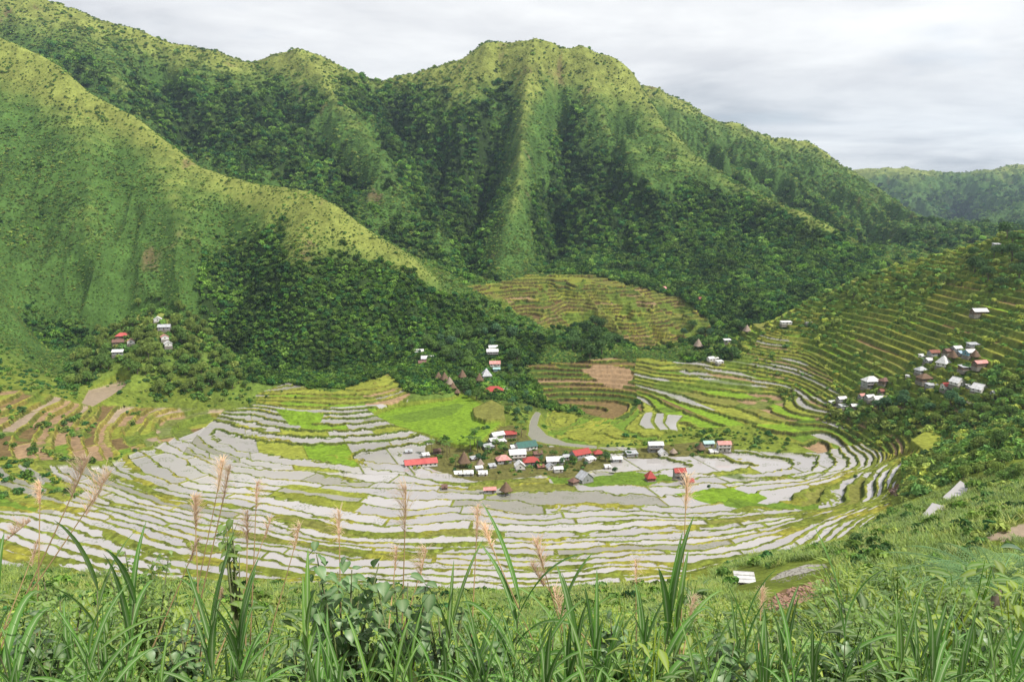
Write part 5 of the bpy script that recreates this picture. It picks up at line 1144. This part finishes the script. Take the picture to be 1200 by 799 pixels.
reeds = [reed_proto(k, 1.35, 10+k % 4, .042+.008*(k % 3), .66+.07*(k % 3), M_blade if k % 3 else M_blade2) for k in range(8)]
ru = set()
def fore(px, pytop, D, label, k=None, width=None, name=None, group='tall grasses in front of the valley'):
    a, sl = ray(px, pytop); x = a*D; zt = CAMZ+sl*D; zb = gz(x, D)[0]; h = zt-zb
    pr = reeds[(k if k is not None else random.randrange(8))]; s = max(.35, h/1.95)
    if pr.name not in ru: ru.add(pr.name); t = pr; t.location = (x, D, zb); t.rotation_euler = (0, 0, random.uniform(0, 6)); t.scale = (s, s, s); t['label'] = label; t['group'] = group
    else: t = dup(pr, (x, D, zb), random.uniform(0, 6), s, label, group)
    t['category'] = 'grass plant'
random.seed(21)
BIG = [(92,600,3.2,'tallest broad leaved grass at the left with stiff upright tips'),(118,612,3.4,'broad grass just right of the tallest one at the left'),(2,610,2.9,'grass cut by the left edge of the view'),(345,632,3.6,'tall grass with a single upright tip left of the heart leaved shrub'),
 (265,655,3.2,'broad grass between the left reeds and the heart leaved shrub'),(232,640,3.8,'slim grass beside the fresh green vine'),(512,650,4.0,'slim tall grass right of the heart leaved shrub'),(598,618,3.4,'tallest grass near the middle with a bent tip'),
 (675,640,3.6,'dense leafy grass right of the middle'),(692,668,3.2,'lower dense grass beside the right of middle one'),(772,648,3.4,'dark leafy grass below the lone tall plume'),(790,630,3.7,'tall grass with drooping tips near the lone tall plume'),
 (880,665,3.6,'arching grass left of the rubble heap'),(1003,640,3.1,'tall grass with pale arching leaves right of the rubble heap'),(1048,690,3.0,'pale arching grass in the right foreground'),(1120,720,2.8,'broad grass low in the right corner'),(1185,740,2.7,'dark broad grass in the far right corner'),(940,700,3.0,'thick upright grass under the rubble heap')]
for i, (px, py, D, lab) in enumerate(BIG): fore(px, py, D, lab, i % 8)
for i in range(130):
    px = random.uniform(-10, 1210); py = random.uniform(690, 775) if px < 830 else random.uniform(705, 780)
    if 330 < px < 460: py += 25
    fore(px, py, random.uniform(2.3, 4.4), 'arching green grass in the thick growth along the bottom of the view', None, group='grasses of the bottom thicket')
for pr in reeds:
    if pr.name not in ru:
        for c in kids[pr.name]: bpy.data.objects.remove(c)
        bpy.data.objects.remove(pr)
def plume(tx, ty, bx, by, D, size, label, fuzzy=1.):
    """a dry flowering reed: straw stalk and a feathery plume at its tip"""
    a, s = ray(tx, ty); tip = np.array([a*D, D, CAMZ+s*D]); a2, s2 = ray(bx, by); D2 = D*.97; b = np.array([a2*D2, D2, CAMZ+s2*D2]); g = gz(b[0], b[1])[0]
    root = b+(b-tip)*((b[2]-g)/max(tip[2]-b[2], .2)); root[2] = gz(root[0], root[1])[0]
    t = empty('plume_reed', tuple(root), 0, label, 'reed', 'dry plumed reeds in front of the ponds')
    rel = lambda p: np.array(p)-root
    q = MB(); n = 10; P = []
    for i in range(n+1): u = i/n; m = root*(1-u)**2+2*u*(1-u)*(b*.6+(root+tip)*.2)+tip*u*u; P.append(rel(m))
    q.tube(P, [.0055*(1-.75*i/n)+.001 for i in range(n+1)], 5); q.build('stalk', M_dry, t)
    q = MB(); r = random.Random(int(tx*7+ty)); ax = (tip-b)/np.linalg.norm(tip-b)
    side = r.uniform(0, 6.28); Lp = size*r.uniform(.8, 1.35)
    for i in range(int(130*fuzzy)):
        u = r.random(); c = rel(tip)-ax*Lp*u; az = r.gauss(side, 1.1); ln = Lp*r.uniform(.16, .5)*(.35+1.1*math.sin(math.pi*min(1, u*.9+.05)))
        q.blade(c, az, r.uniform(.7, 1.4), ln, .0019, r.uniform(.8, 2.4), 4, 0)
    q.build('plume', M_plume, t, smooth=False)
PL = [(103,538,62,640,'plume leaning right, upper of the pair at the far left'),(128,556,75,650,'plume leaning right, lower of the pair at the far left'),(47,566,47,660,'upright pale plume at the far left'),(36,610,0,640,'drooping plume cut by the left edge'),(44,634,30,690,'small plume low at the far left'),
 (262,540,240,660,'tall loose plume left of the fresh green vine'),(270,546,243,680,'tall plume joined to the loose one by the vine'),(228,584,232,680,'short dense plume left of the vine'),(290,600,290,680,'brown dense plume right of the vine'),(301,565,297,690,'thin tall plume right of the vine'),
 (318,606,296,680,'leaning thin plume right of the brown dense one'),(352,615,335,690,'slender bent plume left of the heart leaved shrub'),(397,598,399,690,'upright plume above the heart leaved shrub'),(476,570,473,690,'tall fuzzy plume right of the heart leaved shrub'),(500,643,488,700,'small leaning plume low beside the shrub'),
 (465,640,462,690,'short plume behind the shrub'),(560,592,556,690,'large tawny plume left of the middle'),(566,615,598,700,'bent plume that bows over left of the middle'),(628,634,650,720,'drooping plume right of the middle'),(622,660,655,720,'lower drooping plume right of the middle'),
 (648,690,662,740,'small plume low in the middle'),(805,558,800,680,'lone tall thin plume with straight stalk'),(745,655,745,720,'short plume left of the lone tall one'),(232,632,200,720,'plume above the thick growth at left'),(262,690,250,740,'orange brown plume down in the left growth'),(812,700,805,750,'small tan plume low at the right of middle'),(893,690,890,740,'small tan plume below the shelter')]
for i, (tx, ty, bx, by, lab) in enumerate(PL): plume(tx, ty, bx, by, 4.2+(i*37 % 17)/14, (.2 if i in (0,1,5,6,13,16) else .15)*(4.2+(i*37 % 17)/14)/4.2, lab, 1.6 if i in (2,7,8,16) else 1)
def shrub(px, pytop, D, wpx, label, mat, lw, n, name='broadleaf_shrub', cat='shrub', seed=1, tall=.6):
    a, sl = ray(px, pytop); x = a*D; zt = CAMZ+sl*D; zb = gz(x, D)[0]; h = zt-zb; R = wpx/2/FPX*D
    t = empty(name, (x, D, zb), 0, label, cat); r = random.Random(seed); st = MB(); lf = MB()
    for i in range(9):
        az = i*.7+r.random(); rr = R*r.uniform(.2, .9); P = [(0, 0, -.1), (rr*.3*math.cos(az), rr*.3*math.sin(az), h*.5), (rr*math.cos(az), rr*math.sin(az), h*r.uniform(.75, .97))]
        st.tube(P, [.012, .008, .003], 5)
        for j in range(n//9):
            u = r.uniform(.35, 1.02); p = (1-u)**2*np.array(P[0])+2*u*(1-u)*np.array(P[1])+u*u*np.array(P[2])+np.array([r.gauss(0, R*.13), r.gauss(0, R*.13), r.gauss(0, h*.03)]); s = lw*r.uniform(.6, 1.2)
            lf.leaf(p, r.uniform(0, 6.28), r.uniform(-.9, .25), s*1.15, s, .35, True)
    st.build('stem', M_stem, t); lf.build('leaves', mat, t, rib=True)
shrub(398,640,3.9,120,'dark shrub with drooping heart shaped leaves left of the middle',M_heart,.06,330,seed=1)
shrub(470,672,3.9,90,'heart leaved shrub with larger leaves reaching right of the dark one',M_heart,.065,150,seed=2)
shrub(520,686,4.1,70,'low heart leaved shrub at the edge of the middle',M_heart,.06,90,seed=3)
shrub(268,598,4.4,26,'slender fresh green vine climbing between the plumes',M_fresh,.05,90,'climbing_vine','vine',4)
shrub(160,640,4.6,100,'pale small leaved bush behind the tallest grass at the left',M_fresh,.03,900,'small_leaved_bush','bush',5)
shrub(60,668,4.2,90,'small leaved bush low at the far left',M_fresh,.03,700,'small_leaved_bush','bush',6)
shrub(1130,690,6.5,160,'pale small leaved bush under the fern fronds at the right',M_fresh,.045,1000,'small_leaved_bush','bush',7)
shrub(1010,690,7.5,140,'small leaved bush left of the fern fronds',M_fresh,.045,900,'small_leaved_bush','bush',8)
for i in range(16):
    px = [40,140,215,300,350,440,560,640,725,800,850,935,985,1060,1160,1195][i]; py = 715+(i*29 % 45)
    shrub(px, py, 3.2+(i*7 % 10)/6, 60+(i*13 % 50), ['low heart leaved bush','low fresh green leafy bush'][i % 2]+' '+['at the far left corner','under the tallest grass','under the left plumes','left of the dark heart leaved shrub','below the dark heart leaved shrub','below the right edge of the heart leaved shrubs','left of the middle grass','right of the middle grass','between the two middle grasses','below the lone tall plume','right of the lone tall plume','under the rubble heap','left of the pale arching grass','right of the pale arching grass','under the tree fern','in the far right corner'][i], M_heart if i % 2 == 0 else M_fresh, .05 if i % 2 == 0 else .04, 260, 'low_bush', 'bush', 40+i)
shrub(905,722,5.5,110,'green bush under the rubble heap',M_fresh,.04,700,'small_leaved_bush','bush',9)
def fern():
    D0 = 9.; a, sl = ray(1165, 720); root = np.array([a*D0, D0, CAMZ+sl*D0]); root[2] = gz(root[0], D0)[0]
    t = empty('tree_fern', tuple(root), 0, 'feathery blue green fern fronds arching above the right foreground', 'fern'); q = MB(); crown = np.array([a*D0, D0, CAMZ+ray(1165,690)[1]*D0])-root
    q.tube([(0, 0, -.2), crown*.6, crown], [.08, .07, .05], 8); q.build('trunk', M_bark, t)
    for tx, ty, DD in [(1030,648,8.6),(1050,668,8.4),(1062,640,9.4),(1100,636,10),(1085,660,8.2),(1140,640,9.8),(1190,650,10),(1230,660,9.),(1225,690,8.2),(1100,690,8.),(1060,690,8.)]:
        a2, s2 = ray(tx, ty); e = np.array([a2*DD, DD, CAMZ+s2*DD])-root; f = MB(); mid = (crown+e)/2+np.array([0, 0, .32]); n = 26; P = []
        for i in range(n+1): u = i/n; P.append((1-u)**2*crown+2*u*(1-u)*mid+u*u*e)
        f.tube(P, [.009*(1-.8*i/n)+.001 for i in range(n+1)], 4)
        for i in range(3, n):
            d = P[i+1]-P[i]; az = math.atan2(d[1], d[0]); u = i/n; ln = .3*math.sin(math.pi*min(1, u*.85+.12))
            for sg in (-1, 1):
                p0 = P[i]; az2 = az+sg*1.15; e2 = -.15
                for j in range(9):
                    v = j/9; c = p0+np.array([math.cos(az2), math.sin(az2), e2-.2*v])*ln*v
                    for s3 in (-1, 1): f.blade(c, az2+s3*1.0, -.1, ln*.13*(1-v*.8), ln*.035, .3, 2, 0)
        f.build('frond', M_fern, t, smooth=False)
fern()
def bigleaf():
    D = 3.4; a, sl = ray(1215, 745); x = a*D; zb = gz(x, D)[0]; t = empty('broad_leaved_plant', (x, D, zb), 0, 'large dark glossy leaf reaching in at the right edge', 'plant')
    a2, s2 = ray(1207, 655); base = np.array([a2*D, D, CAMZ+s2*D])-np.array([x, D, zb]); q = MB(); q.tube([(0, 0, -.1), base*.5+np.array([.03, 0, 0]), base], [.014, .01, .006], 6); q.build('stem', M_stem, t)
    q = MB(); q.blade(base, math.pi*1.03, .75, .17, .085, 1.1, 10, .3); q.blade(base, .2, .8, .3, .1, 1., 10, .3); q.build('leaf', M_ban, t, rib=True)
bigleaf()
# thick undergrowth as ground cover
def clump_mesh(name, kind, seed):
    r = random.Random(seed); q = MB()
    if kind == 'grass':
        for i in range(16): a = r.uniform(0, 6.28); q.blade((r.gauss(0, .05), r.gauss(0, .05), -.02), a, r.uniform(.9, 1.5), r.uniform(.35, .75), r.uniform(.012, .024), r.uniform(.8, 2.2), 6, .3, r.uniform(-.5, .5))
    elif kind == 'tuft':
        for i in range(22): a = r.uniform(0, 6.28); q.blade((r.gauss(0, .25), r.gauss(0, .25), -.02), a, r.uniform(.9, 1.5), r.uniform(.5, 1.1), r.uniform(.05, .09), r.uniform(.6, 1.8), 4, .2)
    elif kind == 'vine':
        for i in range(110):
            a = r.uniform(0, 6.28); rr = .32*math.sqrt(r.random()); z = r.uniform(.0, .42)*(1-rr*1.4); s = r.uniform(.025, .05); q.leaf((rr*math.cos(a), rr*math.sin(a), z), r.uniform(0, 6.28), r.uniform(-.5, .5), s*1.2, s, .3, r.random() < .5)
        for i in range(8): a = r.uniform(0, 6.28); q.tube([(0, 0, -.05), (.15*math.cos(a), .15*math.sin(a), .2), (.3*math.cos(a), .3*math.sin(a), .34)], [.004, .003, .002], 4)
    else:
        for i in range(60): a = r.uniform(0, 6.28); h = r.uniform(.05, .75); rr = r.uniform(0, .16); s = r.uniform(.045, .09); q.leaf((rr*math.cos(a), rr*math.sin(a), h), a+r.gauss(0, .5), r.uniform(-.3, .5), s*1.7, s*.55, .3)
        for i in range(5): a = r.uniform(0, 6.28); q.tube([(0, 0, -.05), (.05*math.cos(a), .05*math.sin(a), .4), (.12*math.cos(a), .12*math.sin(a), .75)], [.005, .004, .002], 4)
    return src(q.mesh(name, M_blade_i if kind in ('grass', 'tuft') else M_leaf_i, rib=True))
def undergrowth():
    r = np.random.default_rng(9)
    S = [clump_mesh('grass_clump', 'grass', k) for k in range(3)]+[clump_mesh('vine_clump', 'vine', k) for k in range(4)]+[clump_mesh('herb_clump', 'herb', k) for k in range(3)]
    GC = [1.0*q for q in [T(140,182,36), T(108,158,34), T(168,196,46), T(84,132,28), T(190,212,74), T(66,108,24)]]
    x, y, z, i, j = scatter(NEARG, 0, -.72, .75, 2.5, 30, lambda D: 40/np.clip(D/3, 1, 4)**1.6, .6, 31); n = len(x)
    px, py = topx(x/y, (z+.4-CAMZ)/y); vis = (py < 860)&(px > -60)&(px < 1260); x, y, z = x[vis], y[vis], z[vis]; n = len(x)
    pa = fbm(x/1.3, y/1.3, 3, 401); idx = np.where(pa > .12, r.integers(3, 7, n), np.where(pa < -.14, r.integers(0, 3, n), r.integers(0, 10, n)))
    s = r.uniform(.6, 1.3, n)*np.clip(y/4.5, .6, 2.4); px0 = 600+x/y*905; lim = np.where(px0 > 985, .455, np.where(px0 > 845, .535, np.where(px0 < 200, .49, .505)))+.01+r.uniform(0, .07, n)+.07*fbm(x/.8, y/.8, 2, 405); hm = np.where(idx < 3, .75, np.where(idx < 7, .45, .8)); s = np.minimum(s, np.maximum(CAMZ-lim*y-z, .12)/hm); t = np.array(GC)[np.clip(((pa+.4)*7+r.normal(0, 1, n)).astype(int), 0, 5)]*r.uniform(.7, 1.25, (n, 1))
    scl = np.stack([s, s, s*r.uniform(.8, 1.1, n)], 1); rot = np.stack([r.normal(0, .15, n), r.normal(0, .15, n), r.uniform(0, 6.28, n)], 1)
    print('undergrowth', n); instancer('undergrowth', np.stack([x, y, z], 1), scl, rot, t, idx, S)
    # rough grass and low bushes between the thicket and the ponds
    S2 = [clump_mesh('tall_tuft', 'tuft', k+20) for k in range(4)]
    x, y, z, i, j = scatter(NEARG, 0, -.74, .75, 25, 171, lambda D: 2.2/np.clip(D/50, 1, 4)**1.5, .04, 32); x2, y2, z2, i2, j2 = scatter(MID, 1, -.74, .75, 171, 290, lambda D: .38, .04, 33)
    ok = NEARG['wet'][i, j] < .1; ok2 = (~MID['mask'][i2, j2]); x, y, z = np.r_[x[ok], x2[ok2]], np.r_[y[ok], y2[ok2]], np.r_[z[ok], z2[ok2]]
    px, py = topx(x/y, (z-CAMZ)/y); ok = ~inpoly(px, py, [(885,745),(888,705),(915,688),(975,674),(992,690),(985,740),(940,752)]); ok &= ~inpoly(px, py, [(858,700),(862,664),(884,662),(902,666),(940,656),(976,656),(978,676),(905,700)])
    x, y, z = x[ok], y[ok], z[ok]; n = len(x); pa = fbm(x/12, y/12, 3, 402)
    G2 = [1.35*q for q in [T(128,158,46), T(150,176,50), T(104,142,42), T(166,184,62), T(176,182,80)]]
    s = np.clip(y/55, .9, 3.)*r.uniform(.5, 1.1, n); t = np.array(G2)[np.clip(((pa+.35)*6+r.normal(0, .8, n)).astype(int), 0, 4)]*r.uniform(.75, 1.2, (n, 1))
    scl = np.stack([s, s, s*.7], 1); rot = np.stack([r.normal(0, .1, n), r.normal(0, .1, n), r.uniform(0, 6.28, n)], 1)
    print('slope grass', n); instancer('slope_grass', np.stack([x, y, z], 1), scl, rot, t, r.integers(0, 4, n), S2)
    b = (pa > .0)&(r.random(n) < .3); R = np.clip(r.gamma(2.5, .4, n), .4, 2.4)*np.clip(y/120, .5, 1.3)
    put('slope_bushes', [(np.stack([x, y, z-R*.2], 1)[b], R[b], tints(int(b.sum()), LT+FT, r))], bush_src)
undergrowth()
